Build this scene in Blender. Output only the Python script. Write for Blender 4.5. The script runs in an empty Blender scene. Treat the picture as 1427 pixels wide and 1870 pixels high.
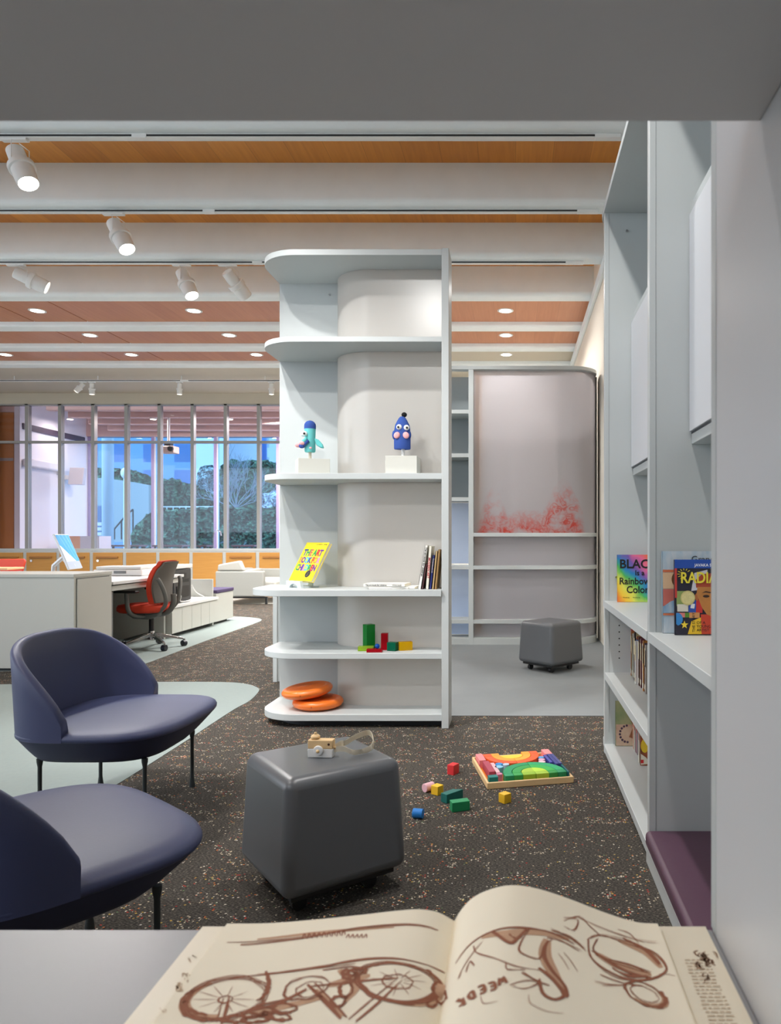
import bpy, bmesh, math, random
from mathutils import Vector, Matrix
random.seed(7)
SC = bpy.context.scene
COL = SC.collection
PI = math.pi
R = math.radians
V3 = Vector
F, CX, CY, HC = 1350.0, 942.0, 983.0, 1.22      # focal length in pixels, principal point, eye height


def P(x, y, d):
    """the place at depth d metres seen at pixel (x, y)"""
    return V3(((x - CX) * d / F, d, HC - (y - CY) * d / F))


def G(x, y, z=0.0):
    """the place at height z seen at pixel (x, y)"""
    d = F * (HC - z) / (y - CY)
    return P(x, y, d)


# ------------------------------------------------------------------ materials
def lin(h):
    if isinstance(h, str):
        h = h.lstrip('#')
        h = [int(h[i:i + 2], 16) / 255 for i in (0, 2, 4)]
    else:
        h = [c / 255 for c in h]
    return tuple((c / 12.92 if c <= .04045 else ((c + .055) / 1.055) ** 2.4) for c in h) + (1.0,)


class NT:
    def __init__(s, name):
        s.m = bpy.data.materials.new(name)
        s.m.use_nodes = True
        s.t = s.m.node_tree
        s.t.nodes.clear()
        s.out = s.t.nodes.new('ShaderNodeOutputMaterial')

    def n(s, typ, **kw):
        nd = s.t.nodes.new('ShaderNode' + typ)
        for k, v in kw.items():
            if k.startswith('i_'):
                key = k[2:]
                key = int(key) if key.isdigit() else key.replace('_', ' ')
                nd.inputs[key].default_value = v
            else:
                setattr(nd, k, v)
        return nd

    def l(s, a, b, ao=0, bi=0):
        s.t.links.new(a.outputs[ao], b.inputs[bi])

    def coords(s, scale=(1, 1, 1), rot=(0, 0, 0)):
        tc = s.n('TexCoord')
        mp = s.n('Mapping')
        mp.inputs['Scale'].default_value = scale
        mp.inputs['Rotation'].default_value = rot
        s.l(tc, mp, 'Object', 'Vector')
        return mp

    def mixc(s, fac, a, b, blend='MIX'):
        m = s.n('Mix', data_type='RGBA', blend_type=blend)
        for idx, v in ((0, fac), (6, a), (7, b)):
            if isinstance(v, bpy.types.NodeSocket):
                s.t.links.new(v, m.inputs[idx])
            else:
                m.inputs[idx].default_value = v
        return m.outputs[2]

    def math(s, op, a, b=0.0, clamp=False):
        m = s.n('Math', operation=op, use_clamp=clamp)
        for idx, v in ((0, a), (1, b)):
            if isinstance(v, bpy.types.NodeSocket):
                s.t.links.new(v, m.inputs[idx])
            else:
                m.inputs[idx].default_value = v
        return m.outputs[0]

    def ramp(s, fac, stops, interp='LINEAR'):
        r = s.n('ValToRGB')
        r.color_ramp.interpolation = interp
        e = r.color_ramp.elements
        while len(e) > 1:
            e.remove(e[-1])
        e[0].position = stops[0][0]
        e[0].color = stops[0][1]
        for p, c in stops[1:]:
            x = e.new(p)
            x.color = c
        s.t.links.new(fac, r.inputs[0])
        return r.outputs[0]

    def bsdf(s, color, rough=.5, metal=0.0, spec=.5, **kw):
        b = s.n('BsdfPrincipled')
        for k, v in (('Base Color', color), ('Roughness', rough), ('Metallic', metal), ('Specular IOR Level', spec)) + tuple(kw.items()):
            if isinstance(v, bpy.types.NodeSocket):
                s.t.links.new(v, b.inputs[k])
            else:
                b.inputs[k].default_value = v
        s.t.links.new(b.outputs[0], s.out.inputs[0])
        return b

    def bump(s, b, height, strength=.3, dist=.01):
        bp = s.n('Bump')
        bp.inputs['Strength'].default_value = strength
        bp.inputs['Distance'].default_value = dist
        s.t.links.new(height, bp.inputs['Height'])
        s.t.links.new(bp.outputs[0], b.inputs['Normal'])


MC = {}


def mat(name, col, rough=.5, metal=0.0, spec=.5, var=0.0, vs=6.0, bump=0.0, bs=200.0, **kw):
    """plain procedural material: colour with a little noise variation and grain"""
    if name in MC:
        return MC[name]
    t = NT(name)
    c = lin(col)
    mp = t.coords()
    nz = t.n('TexNoise', i_Scale=vs, i_Detail=4.0)
    t.l(mp, nz, 0, 'Vector')
    a = tuple(x * (1 - var) for x in c[:3]) + (1,)
    b_ = tuple(min(1, x * (1 + var)) for x in c[:3]) + (1,)
    col_s = t.mixc(nz.outputs[0], a, b_)
    b = t.bsdf(col_s, rough, metal, spec, **kw)
    if bump:
        n2 = t.n('TexNoise', i_Scale=bs, i_Detail=3.0)
        t.l(mp, n2, 0, 'Vector')
        t.bump(b, n2.outputs[0], bump, .004)
    MC[name] = t.m
    return t.m


def emis(name, col, strength):
    if name in MC:
        return MC[name]
    t = NT(name)
    e = t.n('Emission', i_Strength=strength)
    e.inputs[0].default_value = lin(col)
    t.l(e, t.out)
    MC[name] = t.m
    return t.m


# ------------------------------------------------------------------ mesh building
class MB:
    def __init__(s):
        s.v, s.f = [], []

    def add(s, vs, fs):
        o = len(s.v)
        s.v += [V3(v) for v in vs]
        s.f += [tuple(i + o for i in f) for f in fs]
        return s

    def box(s, lo, hi):
        (a, b, c), (d, e, f) = lo, hi
        return s.obox((a, b, c), (d - a, 0, 0), (0, e - b, 0), (0, 0, f - c))

    def obox(s, o, A, B, C):
        o, A, B, C = V3(o), V3(A), V3(B), V3(C)
        if A.cross(B).dot(C) < 0:
            A, B = B, A
        vs = [o, o + A, o + A + B, o + B, o + C, o + A + C, o + A + B + C, o + B + C]
        return s.add(vs, [(3, 2, 1, 0), (4, 5, 6, 7), (0, 1, 5, 4), (1, 2, 6, 5), (2, 3, 7, 6), (3, 0, 4, 7)])

    def prism(s, pts, lo, hi, axis=2):
        """polygon extruded along an axis (z: pts are x,y; y: pts are x,z; x: pts are y,z)"""
        def mk(p, h):
            return {2: (p[0], p[1], h), 1: (p[0], h, p[1]), 0: (h, p[0], p[1])}[axis]
        n = len(pts)
        area = sum(pts[i][0] * pts[(i + 1) % n][1] - pts[(i + 1) % n][0] * pts[i][1] for i in range(n))
        if (area < 0) != (axis == 1):
            pts = pts[::-1]
        vs = [mk(p, lo) for p in pts] + [mk(p, hi) for p in pts]
        fs = [tuple(range(n - 1, -1, -1)), tuple(range(n, 2 * n))]
        fs += [(i, (i + 1) % n, n + (i + 1) % n, n + i) for i in range(n)]
        return s.add(vs, fs)

    def plate(s, fr, pts, off=0.0, th=.0005):
        """thin polygon lying on a plane frame"""
        O, U, W, N = fr
        n = len(pts)
        area = sum(pts[i][0] * pts[(i + 1) % n][1] - pts[(i + 1) % n][0] * pts[i][1] for i in range(n))
        if area < 0:
            pts = pts[::-1]
        a = [O + U * p[0] + W * p[1] + N * off for p in pts]
        b = [q + N * th for q in a]
        fs = [tuple(range(n - 1, -1, -1)), tuple(range(n, 2 * n))]
        fs += [(i, (i + 1) % n, n + (i + 1) % n, n + i) for i in range(n)]
        return s.add(a + b, fs)

    def lathe(s, prof, o=(0, 0, 0), axis=(0, 0, 1), n=24, cap=True):
        """profile of (radius, distance along the axis), closed at the ends"""
        o, ax = V3(o), V3(axis).normalized()
        u = ax.orthogonal().normalized()
        w = ax.cross(u)
        vs, fs, rings = [], [], []
        for r, t in prof:
            if r < 1e-6:
                rings.append([len(vs)])
                vs.append(o + ax * t)
            else:
                rings.append(list(range(len(vs), len(vs) + n)))
                vs += [o + ax * t + (u * math.cos(2 * PI * k / n) + w * math.sin(2 * PI * k / n)) * r for k in range(n)]
        for A, B in zip(rings, rings[1:]):
            for k in range(n):
                k2 = (k + 1) % n
                if len(A) == 1 and len(B) == 1:
                    continue
                if len(A) == 1:
                    fs.append((A[0], B[k2], B[k]))
                elif len(B) == 1:
                    fs.append((A[k], A[k2], B[0]))
                else:
                    fs.append((A[k], A[k2], B[k2], B[k]))
        if cap and len(rings[0]) > 1:
            fs.append(tuple(reversed(rings[0])))
        if cap and len(rings[-1]) > 1:
            fs.append(tuple(rings[-1]))
        return s.add(vs, fs)

    def cyl(s, a, b, r, r2=None, n=16):
        a, b = V3(a), V3(b)
        return s.lathe([(r, 0), (r if r2 is None else r2, (b - a).length)], a, b - a, n)

    def ball(s, c, r, sc=(1, 1, 1), rot=None, n=16):
        o = len(s.v)
        s.lathe([(r * math.sin(PI * k / 10), -r * math.cos(PI * k / 10)) for k in range(11)], (0, 0, 0), (0, 0, 1), n)
        for i in range(o, len(s.v)):
            q = V3((s.v[i][0] * sc[0], s.v[i][1] * sc[1], s.v[i][2] * sc[2]))
            if rot is not None:
                q = rot @ q
            s.v[i] = q + V3(c)
        return s

    def tube(s, pts, r, n=8, rr=None):
        pts = [V3(p) for p in pts]
        vs, fs = [], []
        u = None
        m = len(pts)
        for i, p in enumerate(pts):
            t = (pts[min(i + 1, m - 1)] - pts[max(i - 1, 0)]).normalized()
            u = t.orthogonal().normalized() if u is None else (u - t * u.dot(t)).normalized()
            w = t.cross(u)
            q = rr[i] if rr else r
            vs += [p + (u * math.cos(2 * PI * k / n) + w * math.sin(2 * PI * k / n)) * q for k in range(n)]
        for i in range(m - 1):
            for k in range(n):
                a, b = i * n + k, i * n + (k + 1) % n
                fs.append((a, b, b + n, a + n))
        fs += [tuple(range(n - 1, -1, -1)), tuple(range((m - 1) * n, m * n))]
        return s.add(vs, fs)

    def loft(s, rings, cap=True, closed=True):
        n = len(rings[0])
        vs = [p for r_ in rings for p in r_]
        fs = []
        for i in range(len(rings) - 1):
            for k in range(n if closed else n - 1):
                a, b = i * n + k, i * n + (k + 1) % n
                fs.append((a, b, b + n, a + n))
        if cap:
            fs += [tuple(range(n - 1, -1, -1)), tuple(range((len(rings) - 1) * n, len(rings) * n))]
        return s.add(vs, fs)


def rootmat(o):
    while o.parent is not None:
        o = o.parent
    return Matrix.Translation(o.location) @ o.rotation_euler.to_matrix().to_4x4()


def build(name, mb, m, parent=None, world=False, smooth=False, bevel=0.0, seg=2, sub=0, fix=False, ang=40):
    me = bpy.data.meshes.new(name)
    vs = mb.v
    if world and parent is not None:
        iv = rootmat(parent).inverted()
        vs = [iv @ v for v in vs]
    me.from_pydata([tuple(v) for v in vs], [], mb.f)
    if fix:
        bm = bmesh.new()
        bm.from_mesh(me)
        bmesh.ops.recalc_face_normals(bm, faces=bm.faces)
        bm.to_mesh(me)
        bm.free()
    me.update()
    for mm in (m if isinstance(m, (list, tuple)) else [m]):
        me.materials.append(mm)
    if smooth:
        me.shade_smooth()
        if not sub:
            me.set_sharp_from_angle(angle=R(ang))
    o = bpy.data.objects.new(name, me)
    COL.objects.link(o)
    if parent is not None:
        o.parent = parent
    if bevel:
        b = o.modifiers.new('Bevel', 'BEVEL')
        b.width = bevel
        b.segments = seg
        b.limit_method = 'ANGLE'
        b.angle_limit = R(40)
        b.harden_normals = False
        me.shade_smooth()
        if not sub:
            me.set_sharp_from_angle(angle=R(60))
    if sub:
        q = o.modifiers.new('Subdivision', 'SUBSURF')
        q.levels = q.render_levels = sub
    return o


def tag(o, label=None, cat=None, group=None, kind=None):
    for k, v in (('label', label), ('category', cat), ('group', group), ('kind', kind)):
        if v:
            o[k] = v
    return o


def thing(name, label, cat, loc=(0, 0, 0), rz=0.0, group=None, kind=None):
    o = bpy.data.objects.new(name, None)
    COL.objects.link(o)
    o.empty_display_size = .05
    o.location = V3(loc)
    o.rotation_euler = (0, 0, rz)
    return tag(o, label, cat, group, kind)


def single(name, mb, m, label, cat, group=None, kind=None, loc=None, **kw):
    """a thing that is one mesh; its origin goes to the middle of its base"""
    if loc is None:
        xs = [v.x for v in mb.v]
        ys = [v.y for v in mb.v]
        loc = V3(((min(xs) + max(xs)) / 2, (min(ys) + max(ys)) / 2, min(v.z for v in mb.v)))
    mb.v = [v - V3(loc) for v in mb.v]
    o = build(name, mb, m, None, **kw)
    o.location = loc
    return tag(o, label, cat, group, kind)


def struct(name, mb, m, parent=None, **kw):
    o = build(name, mb, m, parent, **kw)
    if parent is None:
        o['kind'] = 'structure'
    return o


def frame(O, U, W):
    U, W = V3(U).normalized(), V3(W).normalized()
    N = U.cross(W).normalized()
    return (V3(O), U, W, N)


def text(name, body, fr, u, v, size, m, parent, off=.0004, align='LEFT', bold=0.0, sx=1.0, shear=0.0, rot=0.0, cols=None, space=1.0, line=1.0):
    c = bpy.data.curves.new(name, 'FONT')
    c.body = body
    c.size = size
    c.align_x = align
    c.extrude = .0002
    c.offset = bold
    c.shear = shear
    c.space_character = space
    c.space_line = line
    c.resolution_u = 3
    for mm in (m if isinstance(m, (list, tuple)) else [m]):
        c.materials.append(mm)
    if cols:
        for i, k in enumerate(cols):
            if i < len(c.body_format):
                c.body_format[i].material_index = k
    O, U, W, N = fr
    M = Matrix((U, W, N)).transposed().to_4x4()
    M.translation = O + U * u + W * v + N * off
    M = M @ Matrix.Rotation(rot, 4, 'Z') @ Matrix.Diagonal((sx, 1, 1, 1))
    tmp = bpy.data.objects.new(name, c)
    COL.objects.link(tmp)
    dg = bpy.context.evaluated_depsgraph_get()
    me = bpy.data.meshes.new_from_object(tmp.evaluated_get(dg))
    bpy.data.objects.remove(tmp)
    bpy.data.curves.remove(c)
    me.name = name
    o = bpy.data.objects.new(name, me)
    COL.objects.link(o)
    o.parent = parent
    o.matrix_basis = rootmat(parent).inverted() @ M
    return o


def arc(cx, cy, rx, ry, a0, a1, n=12):
    return [(cx + rx * math.cos(R(a0 + (a1 - a0) * k / n)), cy + ry * math.sin(R(a0 + (a1 - a0) * k / n))) for k in range(n + 1)]


def rrect(x0, y0, x1, y1, r, n=5):
    return (arc(x1 - r, y0 + r, r, r, -90, 0, n) + arc(x1 - r, y1 - r, r, r, 0, 90, n)
            + arc(x0 + r, y1 - r, r, r, 90, 180, n) + arc(x0 + r, y0 + r, r, r, 180, 270, n))


def smoothpath(pts, n=6):
    """Catmull-Rom through the points"""
    pts = [V3(p) for p in pts]
    out = []
    for i in range(len(pts) - 1):
        p0, p1, p2, p3 = pts[max(i - 1, 0)], pts[i], pts[i + 1], pts[min(i + 2, len(pts) - 1)]
        for k in range(n):
            t = k / n
            out.append(.5 * ((2 * p1) + (p2 - p0) * t + (2 * p0 - 5 * p1 + 4 * p2 - p3) * t * t + (3 * p1 - p0 - 3 * p2 + p3) * t ** 3))
    out.append(pts[-1])
    return out


# ------------------------------------------------------------------ shared materials
LAM = mat('pale_grey_laminate', (193, 198, 198), .42, var=.015, vs=3)
LAMW = mat('white_laminate', (222, 223, 222), .4, var=.01)
DARKP = mat('dark_plinth', (40, 41, 44), .6)
WHITE = mat('white_paint', (232, 232, 230), .5)
METALW = mat('white_metal', (228, 228, 226), .35)
BLACK = mat('black_plastic', (24, 24, 26), .45)
CHROME = mat('chrome', (205, 205, 207), .18, metal=1.0)
PAPER = mat('paper_edge', (232, 224, 204), .8, var=.06, vs=60)
INK = mat('black_ink', (22, 20, 20), .6)
CONC = mat('beam_concrete', (234, 240, 241), .85, var=.05, vs=5, bump=.12, bs=90)
PLAST = mat('ceiling_plaster', (200, 192, 176), .9, var=.02)
WALLM = mat('wall_cream', (232, 224, 210), .85, var=.02)


def wood(name, c1, c2, plank=.36, rough=.45, axis='X', seam=.25, gap=.0):
    if name in MC:
        return MC[name]
    t = NT(name)
    tc = t.n('TexCoord')
    sx = t.n('SeparateXYZ')
    t.l(tc, sx, 'Object', 0)
    u = sx.outputs[{'X': 0, 'Y': 1, 'Z': 2}[axis]]
    q = t.math('DIVIDE', u, plank)
    fl = t.math('FLOOR', q)
    wn = t.n('TexWhiteNoise', noise_dimensions='1D')
    t.t.links.new(fl, wn.inputs['W'])
    mp = t.n('Mapping')
    mp.inputs['Scale'].default_value = (22, 1.2, 22) if axis == 'X' else (1.5, 22, 22)
    t.l(tc, mp, 'Object', 0)
    nz = t.n('TexNoise', i_Scale=1.6, i_Detail=5.0)
    t.l(mp, nz, 0, 'Vector')
    f = t.math('ADD', t.math('MULTIPLY', wn.outputs[0], seam), t.math('MULTIPLY', nz.outputs[0], .75), True)
    c = t.mixc(f, lin(c1), lin(c2))
    fr = t.math('FRACT', q)
    g = t.math('LESS_THAN', fr, gap / plank if gap else .012)
    c = t.mixc(t.math('MULTIPLY', g, .35), c, lin((70, 40, 20)))
    t.bsdf(c, rough)
    MC[name] = t.m
    return t.m


WOODC = wood('ceiling_wood', (182, 108, 36), (226, 150, 60), .34, seam=.5)
WOODP = wood('ceiling_panel_wood', (176, 112, 78), (205, 142, 104), .3)
WOODD = wood('cabinet_wood', (186, 128, 52), (214, 158, 78), 3.0, axis='Z')


def carpet():
    t = NT('speckled_carpet')
    mp = t.coords((.8, 1.0, 1.0))
    vo = t.n('TexVoronoi', i_Scale=150.0)
    t.l(mp, vo, 0, 'Vector')
    sep = t.n('SeparateColor')
    t.l(vo, sep, 'Color', 0)
    cl = t.n('TexNoise', i_Scale=13.0, i_Detail=4.0, i_Roughness=.6)
    t.l(mp, cl, 0, 'Vector')
    # a cell carries a fleck where its random value beats the cluster noise
    thr = t.math('SUBTRACT', 2.0, t.math('MULTIPLY', cl.outputs[0], 2.15))
    act = t.math('GREATER_THAN', sep.outputs[0], thr)
    near = t.math('LESS_THAN', vo.outputs['Distance'], .47)
    msk = t.math('MULTIPLY', act, near)
    fl = t.ramp(sep.outputs[1], [(0, lin((214, 200, 172))), (.38, lin((222, 214, 196))), (.55, lin((214, 128, 70))), (.68, lin((190, 62, 50))),
                                 (.8, lin((222, 186, 84))), (.9, lin((110, 140, 96))), (.95, lin((236, 232, 222)))], 'CONSTANT')
    mp2 = t.coords((110, 330, 110))
    n2 = t.n('TexNoise', i_Scale=1.0, i_Detail=4.0)
    t.l(mp2, n2, 0, 'Vector')
    base = t.ramp(n2.outputs[0], [(.3, lin((40, 39, 37))), (.5, lin((66, 63, 59))), (.72, lin((124, 117, 108)))])
    c = t.mixc(t.math('MULTIPLY', msk, .95), base, fl)
    b = t.bsdf(c, .95, 0, .1)
    t.bump(b, n2.outputs[0], .5, .004)
    return t.m


CARPET = carpet()
PALEC = mat('pale_grey_carpet', (146, 157, 155), .95, spec=.1, var=.05, vs=40, bump=.3, bs=320)
LINO = mat('grey_floor', (132, 137, 139), .62, spec=.3, var=.05, vs=7, bump=.1, bs=250)


def sheetmat(name, tint, refr=.5, rough=.35, dif=(215, 213, 212)):
    """frosted plastic: blurred see-through plus diffuse and translucent scatter"""
    t = NT(name)
    rf = t.n('BsdfRefraction', i_Roughness=rough, i_IOR=1.08)
    rf.inputs['Color'].default_value = lin(tint)
    d = t.n('BsdfDiffuse')
    d.inputs[0].default_value = lin(dif)
    tr = t.n('BsdfTranslucent')
    tr.inputs[0].default_value = lin(dif)
    m1 = t.n('MixShader', i_0=.5)
    t.l(d, m1, 0, 1)
    t.l(tr, m1, 0, 2)
    m2 = t.n('MixShader', i_0=refr)
    t.l(m1, m2, 0, 1)
    t.l(rf, m2, 0, 2)
    gl = t.n('BsdfGlossy', i_Roughness=.25)
    m3 = t.n('MixShader', i_0=.06)
    t.l(m2, m3, 0, 1)
    t.l(gl, m3, 0, 2)
    t.l(m3, t.out)
    return t.m


def glassmat(name, tint, gloss=.06):
    t = NT(name)
    tr = t.n('BsdfTransparent')
    tr.inputs[0].default_value = lin(tint)
    gl = t.n('BsdfGlossy', i_Roughness=.02)
    m = t.n('MixShader', i_0=gloss)
    t.l(tr, m, 0, 1)
    t.l(gl, m, 0, 2)
    t.l(m, t.out)
    return t.m
# ------------------------------------------------------------------ floor
XL, XR, DB = -15.0, 1.0, 15.9
struct('floor', MB().box((XL, -2.5, -.08), (XR, 18.6, 0)), CARPET)
struct('floor_linoleum', MB().box((-1.45, 5.07, 0), (XR, 15.8, .004)), LINO)


def gpts(l):
    return [(G(x, y).x, G(x, y).y) for x, y in l]


def curve2(l, n=8):
    return [(p.x, p.y) for p in smoothpath([V3((a, b, 0)) for a, b in l], n)]


up = [(V - 0) for V in ()]
tip = curve2(gpts([(300, 1122), (424, 1126), (455, 1127.5), (474, 1130), (477, 1133.5), (462, 1140), (420, 1155), (364, 1175), (251, 1217), (200, 1222), (60, 1226)]))
upper = tip + [(-9.5, 6.7), (-12, 6.7), (-12, 11.6), (-6, 11.6)]
struct('floor_inlay', MB().prism(upper, 0, .003), PALEC)
low = curve2(gpts([(60, 1250), (270, 1246), (401, 1246), (447, 1249), (470, 1256), (472, 1264), (455, 1281), (423, 1299), (330, 1360), (216, 1432), (100, 1500), (0, 1560), (-160, 1640)]))
struct('floor_inlay.001', MB().prism(low + [(-5.5, 2.6), (-9, 4.2), (-9, 6.1), (-5, 6.15)], 0, .003), PALEC)
struct('floor_strip', MB().box((-7.0, 13.75, 0), (-3.4, 15.8, .003)), mat('pale_floor', (214, 212, 206), .6))

# ------------------------------------------------------------------ walls
struct('wall_right', MB().box((XR, -2.5, 0), (XR + .12, 18.6, 4.9)), WALLM)
struct('trim_1', MB().box((XR - .045, 4.6, 4.17), (XR, DB, 4.30)), CONC, bevel=.01)
struct('wall_rear_unseen', MB().box((XL, -2.62, 0), (XR, -2.5, 1.5)), WALLM)  # unseen wall, kept low so sky light comes in above it
struct('wall_rear_unseen.001', MB().box((-3.2, -2.62, 1.5), (XR, -2.5, 4.9)), WALLM)  # unseen wall part, added to hold back sky light from behind
struct('wall_left', MB().box((XL - .12, 8.0, 0), (XL, DB, 4.9)), WALLM)
struct('wall_back', MB().box((-4.0, DB, 0), (XR, DB + .12, 4.9)), WALLM)
# bulkhead over the glass
struct('wall_bulkhead', MB().box((XL, DB - .05, 4.10), (-4.0, DB + .12, 4.33)), PLAST)

# ------------------------------------------------------------------ ceiling
ZB, ZC = 4.32, 4.70
SP = 1.30
D0 = 5.55
BW = .22
struct('ceiling', MB().box((XL, -2.5, ZC), (XR, 9.9, ZC + .1)), WOODC)
for k in range(-5, 4):
    d = D0 + k * SP
    prof = [(d, ZC)] + [(d, ZB + .06)] + [(d + .06 - .06 * math.cos(R(a)), ZB + .06 - .06 * math.sin(R(a))) for a in (11, 22, 34, 45, 56, 67, 79, 90)] + [(d + BW, ZB), (d + BW, ZC)]
    struct('ceiling_beam' if k == -5 else 'ceiling_beam.%03d' % (k + 5), MB().prism(prof, XL, XR, 0), CONC)
# lower timber ceiling beyond the deep beams
ZW = 4.39
strips = [10.82, 12.02, 13.2]
d_prev = D0 + 3 * SP + BW
HOLES = []
for r, ds in enumerate(strips):
    xs = [XL, -7.055, -7.035, -6.275, -6.255, XR]
    xr = XR if r < 2 else -1.5
    for a, b in ((XL, -7.055), (-7.035, -6.275), (-6.255, xr)):
        struct('ceiling_panel', MB().box((a, d_prev, ZW), (b, ds, ZW + .04)), WOODP)
    if r == 2:
        struct('ceiling_panel', MB().box((-1.5, d_prev, ZW - .005), (XR, ds, ZW + .04)), PLAST)
    prof = [(ds, ZW + .3), (ds, ZB + .03)] + [(ds + .03 - .03 * math.cos(R(a)), ZB + .03 - .03 * math.sin(R(a))) for a in (30, 60, 90)] + [(ds + .26, ZB), (ds + .26, ZW + .3)]
    struct('ceiling_strip', MB().prism(prof, XL, XR, 0), CONC, smooth=True, ang=35)
    d_prev = ds + .26
struct('ceiling_void', MB().box((XL, 9.9, 4.82), (XR, 13.6, 4.9)), DARKP)
struct('ceiling_plaster', MB().box((XL, 13.44, ZB + .01), (XR, DB, ZB + .1)), PLAST)

# ------------------------------------------------------------------ glass wall with timber cabinets
GL = glassmat('partition_glass', (244, 240, 243), .025)
ALU = mat('mullion_grey', (158, 156, 152), .45, metal=.25)
win = thing('window_1', 'grey framed glass partition across the back of the library', 'glass partition', (-7.6, DB, .93), kind='structure')
MX = [-10.486 + .7102 * k for k in range(-5, 10)]
for k, x in enumerate(MX):
    build('mullion', MB().box((x - .035, DB - .06, .93), (x + .035, DB + .06, 4.10)), ALU, win, world=True)
for a, b in zip(MX, MX[1:]):
    for z0, z1 in ((1.0, 3.26), (3.31, 4.07)):
        build('pane', MB().box((a + .035, DB - .006, z0), (b - .035, DB + .006, z1)), GL, win, world=True)
    build('transom', MB().box((a + .035, DB - .05, 3.26), (b - .035, DB + .05, 3.31)), ALU, win, world=True)
build('sill', MB().box((MX[0], DB - .09, .945), (MX[-1] + .6, DB + .09, 1.0)), LAM, win, world=True)
build('head_rail', MB().box((MX[0], DB - .06, 4.07), (MX[-1], DB + .06, 4.10)), ALU, win, world=True)
place = ['behind the red chair at the far left', 'behind the left end of the counter', 'behind the tilted monitor', 'right of the monitor', 'fourth right of the red chair',
         'fifth right of the red chair', 'behind the desk chair', 'behind the black printer', 'behind the sofa arm', 'right of the sofa cushion, cut by the bookcase']
cabs = []
for k in range(3, 13):
    a, b = MX[k], MX[k + 1]
    j = k - 3
    t = thing('wall_cabinet', 'honey timber cabinet under the glass partition, ' + place[j], 'cabinet', ((a + b) / 2, DB - .1, 0), 0, 'timber cabinets under the glass partition')
    build('carcass', MB().box((a, DB - .1, 0), (b, DB + .1, .94)), LAM, t, world=True)
    dr = build('door', MB().box((a + .04, DB - .125, .09), (b - .04, DB - .102, .915)), WOODD, t, world=True, bevel=.003)
    if j not in (5, 6, 7):
        build('handle', MB().box((a + .12, DB - .16, .80), (b - .12, DB - .135, .835)), mat('timber_handle', (170, 112, 46), .4), dr, world=True, bevel=.004)
        if j in (1, 2, 3, 4):
            build('lock', MB().cyl((a + .15, DB - .127, .74), (a + .15, DB - .14, .74), .025), CHROME, dr, world=True)

# ------------------------------------------------------------------ room beyond the glass
PINK = mat('far_room_ceiling', (218, 188, 180), .8, var=.02)  # pinkish wood; part of the pink is a glass reflection put into the colour
LILAC = mat('far_room_wall', (236, 234, 240), .8)
XW, DF = -10.75, 18.6
struct('wall_far_room', MB().box((XW - .12, DB + .12, 0), (XW, DF, 4.7)), LILAC)
struct('ceiling_far_room', MB().box((XL, DB + .1, 4.52), (-3.0, DF + .2, 4.7)), PINK)
for k, d in enumerate((16.35, 16.95, 17.55, 18.15)):
    struct('ceiling_beam_far_room', MB().box((-10.4 + .12 * k, d, 4.05 - .06 * k), (-3.0, d + .16, 4.52)), PINK, bevel=.02)
struct('lintel_far_room', MB().box((-10.75, DF - .1, 3.77), (-3.0, DF + .2, 4.52)), PINK)
struct('floor_far_room_bounce', MB().box((XW, 16.02, 0), (-3.1, 18.6, .004)), mat('far_floor_bounce', (214, 208, 202), .5))  # pale layer added to bounce light up to the ceiling
struct('wall_far_side', MB().box((-3.1, DB + .12, 0), (-3.0, DF, 4.7)), LILAC)
struct('wall_far_corner', MB().box((-15.0, DB + .14, 3.96), (-10.87, DB + .3, 4.6)), PINK)
tm = thing('wall_panel', 'orange timber wall panel at the far left edge behind the glass', 'wall panel', (-11.0, DB + .3, .0))
build('panel', MB().box((-11.6, DB + .14, 0), (-10.9, DB + .3, 3.95)), mat('orange_timber', (190, 122, 58), .5, var=.1, vs=3), tm, world=True)
build('rail', MB().box((-11.6, DB + .125, 2.9), (-10.9, DB + .14, 2.96)), ALU, tm, world=True)
# strip grille, screen case, loudspeaker on the white side wall
single('wall_vent', MB().prism([(DB + .2, 3.60), (DF - .2, 3.60), (DF - .2, 3.73), (DB + .2, 3.73)], XW, XW + .03, 0), mat('vent_dark', (70, 58, 74), .6), 'long dark strip vent high on the white side wall behind the glass', 'vent')
sc = thing('projection_screen', 'white rolled projection screen case on the side wall behind the glass', 'screen case', (XW, 16.6, 2.85))
build('case', MB().box((XW, DB + .2, 2.78), (XW + .16, 17.3, 2.96)), LILAC, sc, world=True, bevel=.03)
build('wall_mount', MB().box((XW, 17.3, 2.7), (XW + .14, 17.38, 2.98)), WHITE, sc, world=True, bevel=.01)
sp = thing('wall_speaker', 'white tilted loudspeaker box on the side wall behind the glass', 'speaker', (XW + .2, 17.7, 2.5))
build('bracket', MB().box((XW, 17.6, 2.62), (XW + .14, 17.7, 2.72)), WHITE, sp, world=True)
build('cabinet', MB().obox((XW + .14, 17.5, 2.50), (.30, .08, 0), (-.06, .22, 0), (.05, 0, .40)), mat('speaker_grey', (206, 200, 206), .6), sp, world=True, bevel=.01)
pj = thing('projector', 'pinkish ceiling projector hanging on a pole behind the glass', 'projector', (-7.98, 17.0, 3.2))
build('pole', MB().cyl((-7.98, 17.0, 3.42), (-7.98, 17.0, 4.52), .03), WHITE, pj, world=True)
build('body', MB().box((-8.14, 16.85, 3.17), (-7.80, 17.15, 3.33)), mat('projector_body', (214, 186, 172), .5), pj, world=True, bevel=.02)
build('lens', MB().cyl((-7.86, 16.86, 3.26), (-7.86, 16.80, 3.26), .06), BLACK, pj, world=True)
build('mount', MB().box((-8.05, 16.92, 3.33), (-7.91, 17.08, 3.42)), BLACK, pj, world=True)
st = thing('storage_unit', 'low orange and grey storage unit by the side wall behind the glass', 'storage unit', (-10.2, 17.2, 0))
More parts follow.
